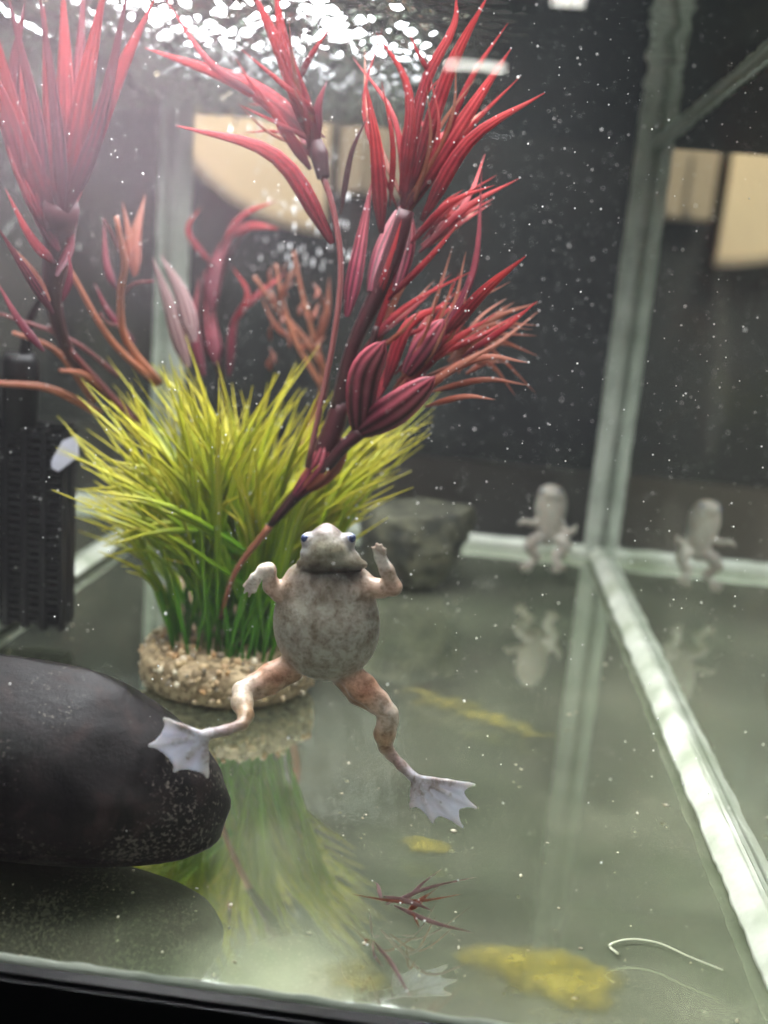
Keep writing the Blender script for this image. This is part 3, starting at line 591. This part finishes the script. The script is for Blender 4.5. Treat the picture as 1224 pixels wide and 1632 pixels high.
p2 = empty('red_plant', at(330, 900, .46)*np.array([1, 1, 0]), 'broad leaved red plant at the left edge, hazy and cut off by the frame', 'plant', 'red plastic plants')
gravel_base(p2, np.array(p2.location), .02, .02, .012, 8)
DL = .335
for pix, wd in [([(325, 900), (285, 760), (215, 670), (120, 580), (85, 480), (92, 400), (98, 330)], [16, 16, 14, 14, 22, 34, 40])]:
    stalk(p2, pix, wd, (.46, DL), M_STEM, 22)
for pix, wd in [([(255, 612), (200, 540), (192, 470), (198, 420), (185, 345)], [14, 12, 11, 10, 7]), ([(195, 470), (215, 452), (245, 448)], [7, 6, 4]), ([(190, 400), (178, 372), (165, 350)], [7, 5, 4]),
                ([(190, 520), (172, 515), (160, 500)], [7, 5, 4]), ([(250, 612), (175, 540), (105, 420)], [12, 10, 8]), ([(215, 672), (140, 590), (78, 520)], [10, 9, 7]),
                ([(200, 655), (140, 600), (95, 590)], [12, 10, 6]), ([(150, 640), (90, 560), (20, 530)], [12, 9, 6]), ([(190, 600), (110, 540), (0, 500)], [8, 7, 5]), ([(160, 660), (80, 620), (-10, 610)], [14, 12, 9])]:
    stalk(p2, pix, wd, (.41, .385), M_TWIG if wd[0] > 11 else M_PSTEM, 14, 'twig')
for pix, wd, m_ in [([(100, 335), (105, 160), (100, -40)], 72, R_), ([(104, 335), (130, 170), (172, -45)], 66, R_), ([(95, 340), (80, 170), (70, 10)], 44, R_), ([(112, 320), (180, 140), (248, -5)], 46, R_),
                    ([(92, 345), (50, 210), (28, 90)], 50, R_), ([(85, 350), (30, 200), (-15, 20)], 60, R_), ([(75, 365), (38, 290), (2, 205)], 36, R_), ([(104, 345), (128, 280), (142, 185)], 36, R_),
                    ([(60, 340), (10, 180), (-40, 60)], 60, R_), ([(100, 338), (92, 200), (60, -30)], 50, P_), ([(108, 330), (122, 180), (135, -40)], 54, P_), ([(105, 340), (160, 190), (205, -20)], 44, P_), ([(70, 345), (60, 200), (10, -20)], 50, P_), ([(40, 300), (20, 150), (40, 0)], 50, P_), ([(98, 300), (88, 260), (84, 200)], 40, P_), ([(98, 330), (150, 200), (215, 60)], 40, R_), ([(88, 420), (50, 380), (8, 300)], 26, R_), ([(95, 400), (60, 340), (35, 270)], 34, P_),
                    ([(85, 500), (40, 430), (-5, 360)], 26, P_), ([(80, 480), (50, 430), (10, 385)], 20, U_), ([(90, 440), (112, 390), (108, 330)], 28, P_), ([(70, 560), (30, 510), (-10, 440)], 22, P_), ([(100, 480), (112, 440), (108, 395)], 20, P_)]:
    leaf(p2, pix, wd, (DL, DL+random.uniform(-.02, .02)), m_, 'lance', .5)
for pix, wd, m_ in [([(215, 440), (215, 380), (232, 310)], 38, U_), ([(200, 430), (205, 380), (195, 320)], 26, U_), ([(185, 460), (170, 420), (165, 350)], 22, P_), ([(215, 545), (175, 500), (150, 450)], 18, P_),
                    ([(300, 585), (275, 500), (243, 410)], 52, M_PINK), ([(310, 545), (290, 470), (255, 405)], 46, M_PINK)]:
    leaf(p2, pix, wd, (.42, .43), m_, 'lance', .4)

p3 = empty('red_plant', at(430, 860, .53)*np.array([1, 1, 0]), 'thin rust red twiggy plant standing in the dark behind the grass', 'plant', 'red plastic plants')
gravel_base(p3, np.array(p3.location), .02, .02, .012, 9)
DB = .50
stalk(p3, [(430, 870), (470, 740), (515, 620), (500, 560), (440, 490), (405, 440)], [14, 12, 11, 10, 8, 5], (.53, DB), M_TWIG, 22)
stalk(p3, [(515, 620), (470, 540), (448, 470), (440, 420)], [9, 8, 6, 4], (DB, DB), M_TWIG, 14, 'twig')
stalk(p3, [(520, 600), (495, 520), (480, 460), (468, 400)], [8, 7, 5, 4], (DB, DB), M_TWIG, 14, 'twig')
stalk(p3, [(350, 860), (355, 640), (340, 520), (360, 420), (400, 360)], [12, 10, 10, 9, 6], (.53, DB), M_STEM, 20)
for pix, wd, m_ in [([(335, 500), (345, 420), (385, 345)], 40, P_), ([(345, 430), (300, 370), (320, 330)], 14, R_), ([(350, 400), (385, 345), (440, 320)], 20, R_), ([(360, 380), (400, 360), (445, 365)], 26, R_),
                    ([(370, 520), (395, 470), (370, 425)], 16, R_), ([(380, 500), (420, 462), (455, 435)], 14, R_), ([(345, 580), (335, 520), (325, 430)], 44, P_), ([(365, 600), (372, 520), (395, 470)], 24, P_),
                    ([(325, 600), (310, 520), (318, 440)], 30, P_), ([(440, 500), (455, 455), (480, 420)], 12, U_), ([(500, 560), (520, 500), (525, 440)], 22, U_), ([(470, 540), (440, 520), (415, 470)], 16, U_)]:
    leaf(p3, pix, wd, (DB, DB+random.uniform(-.015, .015)), m_, 'lance', .5)
for i in range(26):
    a = random.uniform(425, 520), random.uniform(440, 600); leaf(p3, [a, (a[0]+random.uniform(-6, 8), a[1]-14), (a[0]+random.uniform(-14, 16), a[1]-28)], random.uniform(5, 11), DB-.004, U_, 'lance', .5)

sg0 = on_floor(630, 1440, .002); plant_reflection = empty('red_plant_reflection', (sg0[0], sg0[1], 0.0), 'red plant reflection on the floor below the frog, built as thin leaves', 'plant_reflection')  # solid leaves added to imitate the red plant's reflection in the floor
for k_, (tx, ty, w_) in enumerate([(758, 1398, 8), (752, 1486, 11), (705, 1384, 8), (700, 1412, 13), (592, 1402, 9), (560, 1425, 7), (668, 1478, 8), (585, 1505, 7), (655, 1590, 12), (735, 1425, 7), (610, 1540, 8), (690, 1452, 12)]):
    b_ = (630+random.uniform(-22, 40), 1440+random.uniform(-14, 14)) if ty < 1500 else (595, 1500)
    P = [on_floor(b_[0], b_[1], .002), on_floor((b_[0]+tx)/2+random.uniform(-8, 8), (b_[1]+ty)/2+random.uniform(-10, 6), .0045), on_floor(tx, ty, .0015)]
    V, Fs, TT, SS = leaf_vf(P, w_*1.0*pxm(.25), 'lance'); mesh_obj('leaf', V, Fs, random.choice([U_, U_, M_PINK]), plant_reflection, attrs={'t': [.3+.5*q for q in TT], 's': SS})  # leaves standing in for the red plant's reflection
    SPARK.append(V[random.randrange(30, len(V))])

# ------------------------------------------------------------------ frogs
def surface_nets(Fd, org, h):
    ins = Fd < 0; nx, ny, nz = Fd.shape
    c = [ins[i:nx-1+i, j:ny-1+j, k:nz-1+k] for i in (0, 1) for j in (0, 1) for k in (0, 1)]
    s = sum(a.astype(np.int8) for a in c); cell = np.argwhere((s > 0) & (s < 8)); idx = -np.ones((nx-1, ny-1, nz-1), int); idx[tuple(cell.T)] = np.arange(len(cell))
    acc = np.zeros((len(cell), 3)); cnt = np.zeros(len(cell)); corners = [(i, j, k) for i in (0, 1) for j in (0, 1) for k in (0, 1)]
    for a in corners:
        for ax in range(3):
            if a[ax]: continue
            b = list(a); b[ax] = 1; fa = Fd[tuple((cell+a).T)]; fb = Fd[tuple((cell+b).T)]; x = (fa < 0) != (fb < 0)
            t = np.where(x, fa/np.where(x, fa-fb, 1), 0); p = np.array(a)+0.0; P = np.tile(p, (len(cell), 1)); P[:, ax] += t
            acc[x] += P[x]; cnt[x] += 1
    V = (cell+acc/cnt[:, None])*h+org; Q = []
    for ax in range(3):
        u, v_ = (ax+1) % 3, (ax+2) % 3; sl0 = [slice(None)]*3; sl1 = [slice(None)]*3; sl0[ax] = slice(0, -1); sl1[ax] = slice(1, None)
        A, B = ins[tuple(sl0)], ins[tuple(sl1)]; e = np.argwhere(A != B); e = e[(e[:, u] > 0) & (e[:, v_] > 0) & (e[:, u] < Fd.shape[u]-1) & (e[:, v_] < Fd.shape[v_]-1)]
        fl_ = A[tuple(e.T)]
        def ci(du, dv): q = e.copy(); q[:, u] -= du; q[:, v_] -= dv; return idx[tuple(q.T)]
        q = np.stack([ci(1, 1), ci(0, 1), ci(0, 0), ci(1, 0)], 1); q[~fl_] = q[~fl_][:, ::-1]; Q.append(q)
    return V, np.concatenate(Q)
def d_caps(P, a, b, ra, rb):
    ba = b-a; t = np.clip(((P-a)@ba)/(ba@ba+1e-12), 0, 1); return np.linalg.norm(P-a-t[..., None]*ba, axis=-1)-(ra+(rb-ra)*t)
def d_ell(P, c, r, A):
    q = (P-c)@A.T; k0 = np.linalg.norm(q/r, axis=-1); k1 = np.linalg.norm(q/(r*r), axis=-1); return k0*(k0-1)/(k1+1e-9)
def d_tri(P, a, b, c, th):
    ba, cb, ac = b-a, c-b, a-c; n = np.cross(ba, ac); pa, pb, pc = P-a, P-b, P-c
    ins = (np.sign((np.cross(ba, n)*pa).sum(-1))+np.sign((np.cross(cb, n)*pb).sum(-1))+np.sign((np.cross(ac, n)*pc).sum(-1))) < 2
    def e(v, p): t = np.clip((p@v)/(v@v), 0, 1); w_ = v*t[..., None]-p; return (w_*w_).sum(-1)
    return np.sqrt(np.where(ins, np.minimum(np.minimum(e(ba, pa), e(cb, pb)), e(ac, pc)), (pa@n)**2/(n@n)))-th
def build_body(prims, h, name, m, parent):
    "one continuous skin from smoothly blended volumes; colour blended from the nearest volume"
    lo = np.min([p['lo'] for p in prims], 0)-.002; hi = np.max([p['hi'] for p in prims], 0)+.002
    nn = np.ceil((hi-lo)/h).astype(int)+1; G = np.full(nn, .02); ax = [lo[i]+h*np.arange(nn[i]) for i in range(3)]
    for p in prims:
        mg = p['k']+.002; i0 = np.maximum(0, ((p['lo']-mg-lo)/h).astype(int)); i1 = np.minimum(nn, ((p['hi']+mg-lo)/h).astype(int)+2)
        sl = tuple(slice(a, b) for a, b in zip(i0, i1)); P = np.stack(np.meshgrid(*[ax[i][sl[i]] for i in range(3)], indexing='ij'), -1)
        d = p['f'](P); k = p['k']; g0 = G[sl]; hh = np.clip(.5+.5*(g0-d)/k, 0, 1); G[sl] = g0*(1-hh)+d*hh-k*hh*(1-hh)
    V, Q = surface_nets(G, lo, h)
    # relax once or twice
    for _ in range(2):
        acc = np.zeros_like(V); cnt = np.zeros(len(V))
        for a in range(4): np.add.at(acc, Q[:, a], V[Q[:, (a+1) % 4]]); np.add.at(acc, Q[:, a], V[Q[:, (a+3) % 4]]); np.add.at(cnt, Q[:, a], 2)
        V = V*.5+acc/cnt[:, None]*.5
    W = np.zeros((len(V), 1)); C = np.zeros((len(V), 3))
    for p in prims:
        d = p['f'](V); w_ = np.exp(-np.maximum(d, -.0008)/.0010)[:, None]*p.get('cw', 1); W += w_; C += w_*np.array(p['c'])
    C /= W; S_w = np.where(np.min(C, 1) > .66, .12, np.where(np.min(C, 1) < .08, .3, 1.0))
    return mesh_obj(name, V, Q, m, parent, attrs={'col': np.hstack([C, S_w[:, None]])}), V
def Pb(f, lo, hi, k, c, cw=1): return dict(f=f, lo=np.array(lo), hi=np.array(hi), k=k, c=c, cw=cw)
class Frog:
    def __init__(s, y0): s.y0 = y0; s.p = []; s.px = pxm(y0)
    def w(s, q): return at(q[0], q[1], s.y0+(q[2] if len(q) > 2 else 0)/1000.)
    def ell(s, c, r, col, k=.0015, rot=0.0, cw=1, pitch=0.0):
        c = s.w(c); r = np.array(r)*s.px; ca, sa = math.cos(rot), math.sin(rot)
        e1 = np.array([ca, 0, sa]); e3 = np.array([-sa, 0, ca]); e2 = np.array([0, 1., 0])
        cp, sp_ = math.cos(pitch), math.sin(pitch); e2, e3 = cp*e2+sp_*e3, -sp_*e2+cp*e3
        A = np.stack([e1, e2, e3]); R = max(r); s.p.append(Pb(lambda P: d_ell(P, c, r, A), c-R, c+R, k, col, cw))
    def limb(s, pts, col, k=.0012, cw=1):
        for i in range(len(pts)-1):
            a, b = s.w(pts[i][:3]), s.w(pts[i+1][:3]); ra, rb = pts[i][3]*s.px, pts[i+1][3]*s.px; cc = col[i] if isinstance(col, list) else col
            s.p.append(Pb(lambda P, a=a, b=b, ra=ra, rb=rb: d_caps(P, a, b, ra, rb), np.minimum(a-ra, b-rb), np.maximum(a+ra, b+rb), k, cc, cw))
    def web(s, pts, col, th=.00042):
        for t in pts:
            a, b, c = [s.w(q) for q in t]; s.p.append(Pb(lambda P, a=a, b=b, c=c: d_tri(P, a, b, c, th), np.min([a, b, c], 0)-th, np.max([a, b, c], 0)+th, .0006, col))
    def foot(s, root, tips, webc, toec, z=0, scallop=.78, tr=2.6):
        root = np.array(root, float); tips = [np.array(t, float) for t in tips]
        for t in tips:
            mid = root+(t-root)*.55; s.limb([(*root, 4.6), (*mid, 3.6), (*(root+(t-root)*.9), 2.6), (*t, tr*1.25)], [(.30, .22, .19), (.56, .50, .46), (.80, .76, .64)] if len(tips) > 3 else toec, .0007)
        for a, b in zip(tips[:-1], tips[1:]):
            a2, b2 = root+(a-root)*.93, root+(b-root)*.93; m = root+((a+b)/2-root)*scallop
            s.web([(root, a2, m), (root, m, b2)], webc)
def mat_skin(name, spot, sc1, amt, rough=.42):
    m, nt, out = mat(name); a = N(nt, 'ShaderNodeAttribute'); a.attribute_name = 'col'
    n = noise(nt, sc1, 7, .65, .3); r = ramp(nt, n.outputs[0], [(.36, spot), (.58, (1, 1, 1))])
    n2 = noise(nt, 900, 3, .6); r2 = ramp(nt, n2.outputs[0], [(.30, (.55, .50, .42)), (.48, (1, 1, 1))])
    x1 = N(nt, 'ShaderNodeMix', data_type='RGBA', blend_type='MULTIPLY'); mu = N(nt, 'ShaderNodeMath', operation='MULTIPLY'); mu.inputs[1].default_value = amt; L(nt, a.outputs['Alpha'], mu.inputs[0]); L(nt, mu.outputs[0], x1.inputs[0]); L(nt, a.outputs['Color'], x1.inputs[6]); L(nt, r.outputs[0], x1.inputs[7])
    x2 = N(nt, 'ShaderNodeMix', data_type='RGBA', blend_type='MULTIPLY'); L(nt, mu.outputs[0], x2.inputs[0]); L(nt, x1.outputs[2], x2.inputs[6]); L(nt, r2.outputs[0], x2.inputs[7])
    b = N(nt, 'ShaderNodeBsdfPrincipled'); L(nt, x2.outputs[2], b.inputs['Base Color']); b.inputs['Roughness'].default_value = rough
    b.inputs['Subsurface Weight'].default_value = .25; b.inputs['Subsurface Radius'].default_value = (1, .5, .35); b.inputs['Subsurface Scale'].default_value = .0012
    bp = N(nt, 'ShaderNodeBump'); bp.inputs['Strength'].default_value = .35; bp.inputs['Distance'].default_value = .0004; n3 = noise(nt, 1500, 4); L(nt, n3.outputs[0], bp.inputs['Height']); L(nt, bp.outputs[0], b.inputs['Normal'])
    tr = N(nt, 'ShaderNodeBsdfTranslucent'); L(nt, x2.outputs[2], tr.inputs[0]); mx = N(nt, 'ShaderNodeMixShader'); wt = N(nt, 'ShaderNodeMapRange'); L(nt, a.outputs['Alpha'], wt.inputs[0]); wt.inputs[1].default_value = .1; wt.inputs[2].default_value = 1; wt.inputs[3].default_value = .72; wt.inputs[4].default_value = .10; L(nt, wt.outputs[0], mx.inputs[0])
    L(nt, b.outputs[0], mx.inputs[1]); L(nt, tr.outputs[0], mx.inputs[2]); L(nt, mx.outputs[0], out.inputs[0]); return m
M_SKIN = mat_skin('frog_skin', (.34, .26, .18), 270, .80, .30)
BEL, CHE, THR, JAW, SNO = (.40, .38, .31), (.43, .37, .31), (.26, .25, .15), (.44, .40, .27), (.38, .32, .30)
ARM, HND, THI, KNE, SHK, TAR, WEB, TOE = (.62, .44, .33), (.74, .70, .62), (.60, .34, .22), (.72, .66, .56), (.50, .34, .20), (.34, .26, .24), (.84, .88, 1.0), (.66, .60, .50)
fr = Frog(.252)
fr.ell((520, 992, 0), (88, 46, 98), BEL, .002, cw=1.3); fr.ell((522, 1010, -1.5), (76, 42, 74), BEL, .003)
fr.ell((526, 930, 0), (68, 36, 42), CHE, .0035)
fr.ell((526, 925, 1), (70, 30, 26), CHE, .003)
# head: flat wedge tipped up, broad straight jaw over the throat
GRY = (.36, .35, .33)
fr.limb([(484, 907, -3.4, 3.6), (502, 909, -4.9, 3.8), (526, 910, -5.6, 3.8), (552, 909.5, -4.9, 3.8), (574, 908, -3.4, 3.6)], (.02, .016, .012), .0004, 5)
fr.limb([(479, 898, -1.7, 7), (501, 899, -3.7, 8), (527, 899, -4.6, 8.5), (553, 899, -3.7, 8), (579, 900, -1.7, 7)], JAW, .0008)
fr.ell((526, 885, -1.0), (49, 28, 19), GRY, .0016); fr.ell((524, 868, -.6), (39, 25, 21), GRY, .0016); fr.ell((525, 880, -3.4), (27, 15, 19), THR, .0014, cw=2.2)
fr.ell((521, 850, .2), (20, 20, 13), SNO, .0022, cw=1.2); fr.ell((521, 842, .6), (9, 12, 7), (.46, .36, .34), .0014)
for ex in (491, 556): fr.ell((ex, 860, -.6), (12, 13, 12), (.46, .47, .50), .0012)
# arms
fr.limb([(585, 935, -1, 18), (606, 938, -1.5, 14.5), (627, 936, -2, 13), (617, 910, -3, 11), (605, 887, -4, 9.5)], [ARM, ARM, ARM, HND])
for t in ((593, 872), (600, 866), (608, 868), (614, 875)): fr.limb([(605, 887, -4, 5.5), ((605+t[0])/2+1, (887+t[1])/2, -4.6, 4), (t[0], t[1], -5.2, 2.4)], HND, .0007)
fr.limb([(462, 936, -1, 18), (446, 944, -1.5, 15), (432, 934, -2, 12.5), (428, 908, -3.5, 11), (418, 908, -4, 9.5)], [ARM, ARM, ARM, HND])
for t in ((388, 934), (389, 945), (396, 951), (406, 944)): fr.limb([(418, 909, -4, 6), ((418+t[0])/2, (909+t[1])/2-3, -5, 4.4), (t[0], t[1], -5.5, 2.6)], HND, .0007)
# hind legs
fr.limb([(552, 1068, 0, 20), (578, 1096, -1, 23), (603, 1118, -1, 18), (622, 1138, -1.5, 13)], [THI, THI, KNE]); fr.limb([(540, 1074, 1.5, 17), (568, 1108, 1.5, 14), (606, 1134, .5, 10)], (.36, .22, .13))
fr.limb([(620, 1136, -1.5, 14), (618, 1150, -1, 16.5), (613, 1170, -.5, 17.5), (614, 1190, 0, 11), (624, 1204, 0, 8.5), (640, 1220, -1, 8), (656, 1236, -2, 9)], [KNE, SHK, SHK, TAR, TAR, TAR])
fr.foot((660, 1238, -2.4), [(655, 1287, -4), (690, 1311, -4.5), (737, 1318, -3.5), (758, 1287, -2), (756, 1251, -.5)], WEB, TOE)
fr.limb([(462, 1060, 0, 20), (432, 1078, -2, 22), (404, 1092, -5, 17), (385, 1101, -8, 14)], [THI, THI, KNE]); fr.limb([(470, 1072, 1, 15), (430, 1096, -2, 12), (398, 1112, -6, 9)], (.38, .25, .15))
fr.limb([(385, 1100, -8, 14.5), (386, 1120, -11, 17), (392, 1140, -15, 12), (386, 1154, -18, 8.5), (360, 1164, -22, 8), (330, 1170, -26, 9)], [KNE, SHK, SHK, TAR, TAR])
fr.foot((328, 1172, -26.5), [(330, 1238, -28), (278, 1228, -30), (238, 1188, -31), (262, 1146, -29)], WEB, TOE, scallop=.86)
fo = fr.w((520, 992, 0)); frog = empty('frog', fo, 'grey bellied frog swimming upright with splayed webbed feet, belly to the glass', 'frog')
body, BV = build_body(fr.p, .00040, 'body', M_SKIN, frog)
M_EYE = principled('frog_eye', (0.008, 0.011, 0.028), .12, 700, (0.05, 0.07, 0.17), .3, .6)
M_EYER = principled('eye_rim', (.34, .38, .52), .3)
def ball(name, c, r, m, parent, sq=(1, 1, 1)):
    bm = bmesh.new(); bmesh.ops.create_uvsphere(bm, u_segments=20, v_segments=12, radius=1); bm.verts.index_update()
    V = [np.array(c)+np.array(q.co)*r*np.array(sq) for q in bm.verts]; Fs = [[q.index for q in fc.verts] for fc in bm.faces]; bm.free()
    return mesh_obj(name, V, Fs, m, parent)
for ex, s_ in ((487.5, -1), (559.5, 1)):
    e = ball('eye', fr.w((ex, 858, -1.5)), 8.2*fr.px, M_EYER, frog); ball('pupil', fr.w((ex+s_*1.4, 858, -1.95)), 6.6*fr.px, M_EYE, e)

# small pale frog in the back corner
M_SKIN2 = mat_skin('pale_frog_skin', (.75, .72, .68), 200, .6)
f2 = Frog(.565); PA, PB = (.33, .315, .265), (.23, .21, .175)
f2.ell((878, 808, 0), (25, 20, 34), PA, .002); f2.ell((877, 835, 0), (21, 17, 24), PA, .003); f2.ell((878, 788, -2), (19, 16, 16), PA, .002); f2.ell((872, 856, 0), (15, 13, 14), PB, .002)
f2.limb([(862, 830, -1, 7), (846, 834, -4, 5), (836, 830, -6, 4), (828, 834, -7, 3)], PA); f2.limb([(893, 838, -1, 8), (905, 850, -3, 6.5), (914, 846, -6, 4.5), (918, 838, -7, 3)], PA)
f2.limb([(868, 852, 0, 12), (850, 862, -4, 10), (841, 872, -6, 7), (852, 884, -5, 7), (858, 890, -5, 4.5), (846, 898, -7, 3.5)], PB); f2.limb([(884, 852, 0, 12), (898, 864, -4, 10.5), (902, 872, -5, 7.5), (888, 884, -5, 8), (884, 892, -6, 5), (890, 898, -8, 4)], PA)
f2.foot((846, 898, -7), [(828, 902, -8), (832, 910, -8), (842, 911, -8)], PA, PB, tr=2); f2.foot((890, 898, -8), [(880, 911, -9), (890, 913, -9), (900, 908, -9)], PA, PB, tr=2)
fo2 = f2.w((877, 830, 0)); frog2 = empty('frog', fo2, 'small pale blurry frog upright in the far back corner of the tank', 'frog')
build_body(f2.p, .0007, 'body', M_SKIN2, frog2)
for ex in (864, 892): ball('eye', f2.w((ex, 784, -5)), 3*f2.px, M_EYE, frog2)

# ------------------------------------------------------------------ specks drifting in the water, bubbles clinging to the leaves, glints in the back glass
bm = bmesh.new(); bmesh.ops.create_icosphere(bm, subdivisions=1, radius=1); bm.verts.index_update(); ICV = np.array([q.co for q in bm.verts]); ICF = np.array([[q.index for q in fc.verts] for fc in bm.faces]); bm.free()
def specks(name, C, Rr, m, stretch=None):
    C = np.asarray(C); Rr = np.asarray(Rr); S = np.ones((len(C), 3)) if stretch is None else stretch
    V = (C[:, None, :]+ICV[None]*Rr[:, None, None]*S[:, None, :]).reshape(-1, 3); Fs = (ICF[None]+np.arange(len(C))[:, None, None]*len(ICV)).reshape(-1, 3)
    return tag(mesh_obj(name, V, Fs, m), kind='stuff')
M_SPECK = principled('drifting_speck', (.85, .86, .82), .5)
n = 6500; C = np.stack([rng.uniform(XL+.004, XR-.004, n), YF+.004+(YB-YF-.01)*rng.random(n)**.8, .006+(ZW-.016)*rng.random(n)**.75], -1)
specks('drifting_specks', C, .00007+.00024*rng.random(n)**3+.00018*(rng.random(n) < .03), M_SPECK)
m, nt, out = mat('air_bubble_and_glint'); b = N(nt, 'ShaderNodeBsdfPrincipled'); b.inputs['Base Color'].default_value = (.9, .92, .92, 1); b.inputs['Roughness'].default_value = .08; b.inputs['Specular IOR Level'].default_value = 1.0
L(nt, b.outputs[0], out.inputs[0]); M_BUB_GLINT = m
S_ = [np.array(p)+np.array([0, -.0004, .0002]) for p in SPARK]; R1 = list(rng.uniform(.00012, .00034, len(S_)))
SS_ = [np.ones(3)]*len(S_)
for i in range(110):  # elongated bright specks added to imitate glints reflected in the back glass
    p = at(random.gauss(470, 60), random.uniform(170, 430), random.uniform(.50, .63)); 
    if p[2] < ZW-.004 and p[0] > XL+.02: S_.append(p); R1.append(random.uniform(.0004, .0011)); SS_ = SS_+[np.array([.7, .7, random.uniform(1.2, 3.2)])]
specks('air_bubbles_and_glints', S_, R1, M_BUB_GLINT, np.array(SS_))

M_DEB = principled('debris', (.30, .26, .16), .7, 500, (.62, .60, .48))
n = 420; C = np.stack([rng.uniform(XL+.01, XR-.01, n), YF+.004+(YB-YF-.02)*rng.random(n)**1.6, np.full(n, .0004)], -1)
specks('floor_debris', C, .00012+.0005*rng.random(n)**4, M_DEB, np.stack([rng.uniform(.6, 2.2, n), rng.uniform(.6, 2.2, n), np.full(n, .5)], -1))
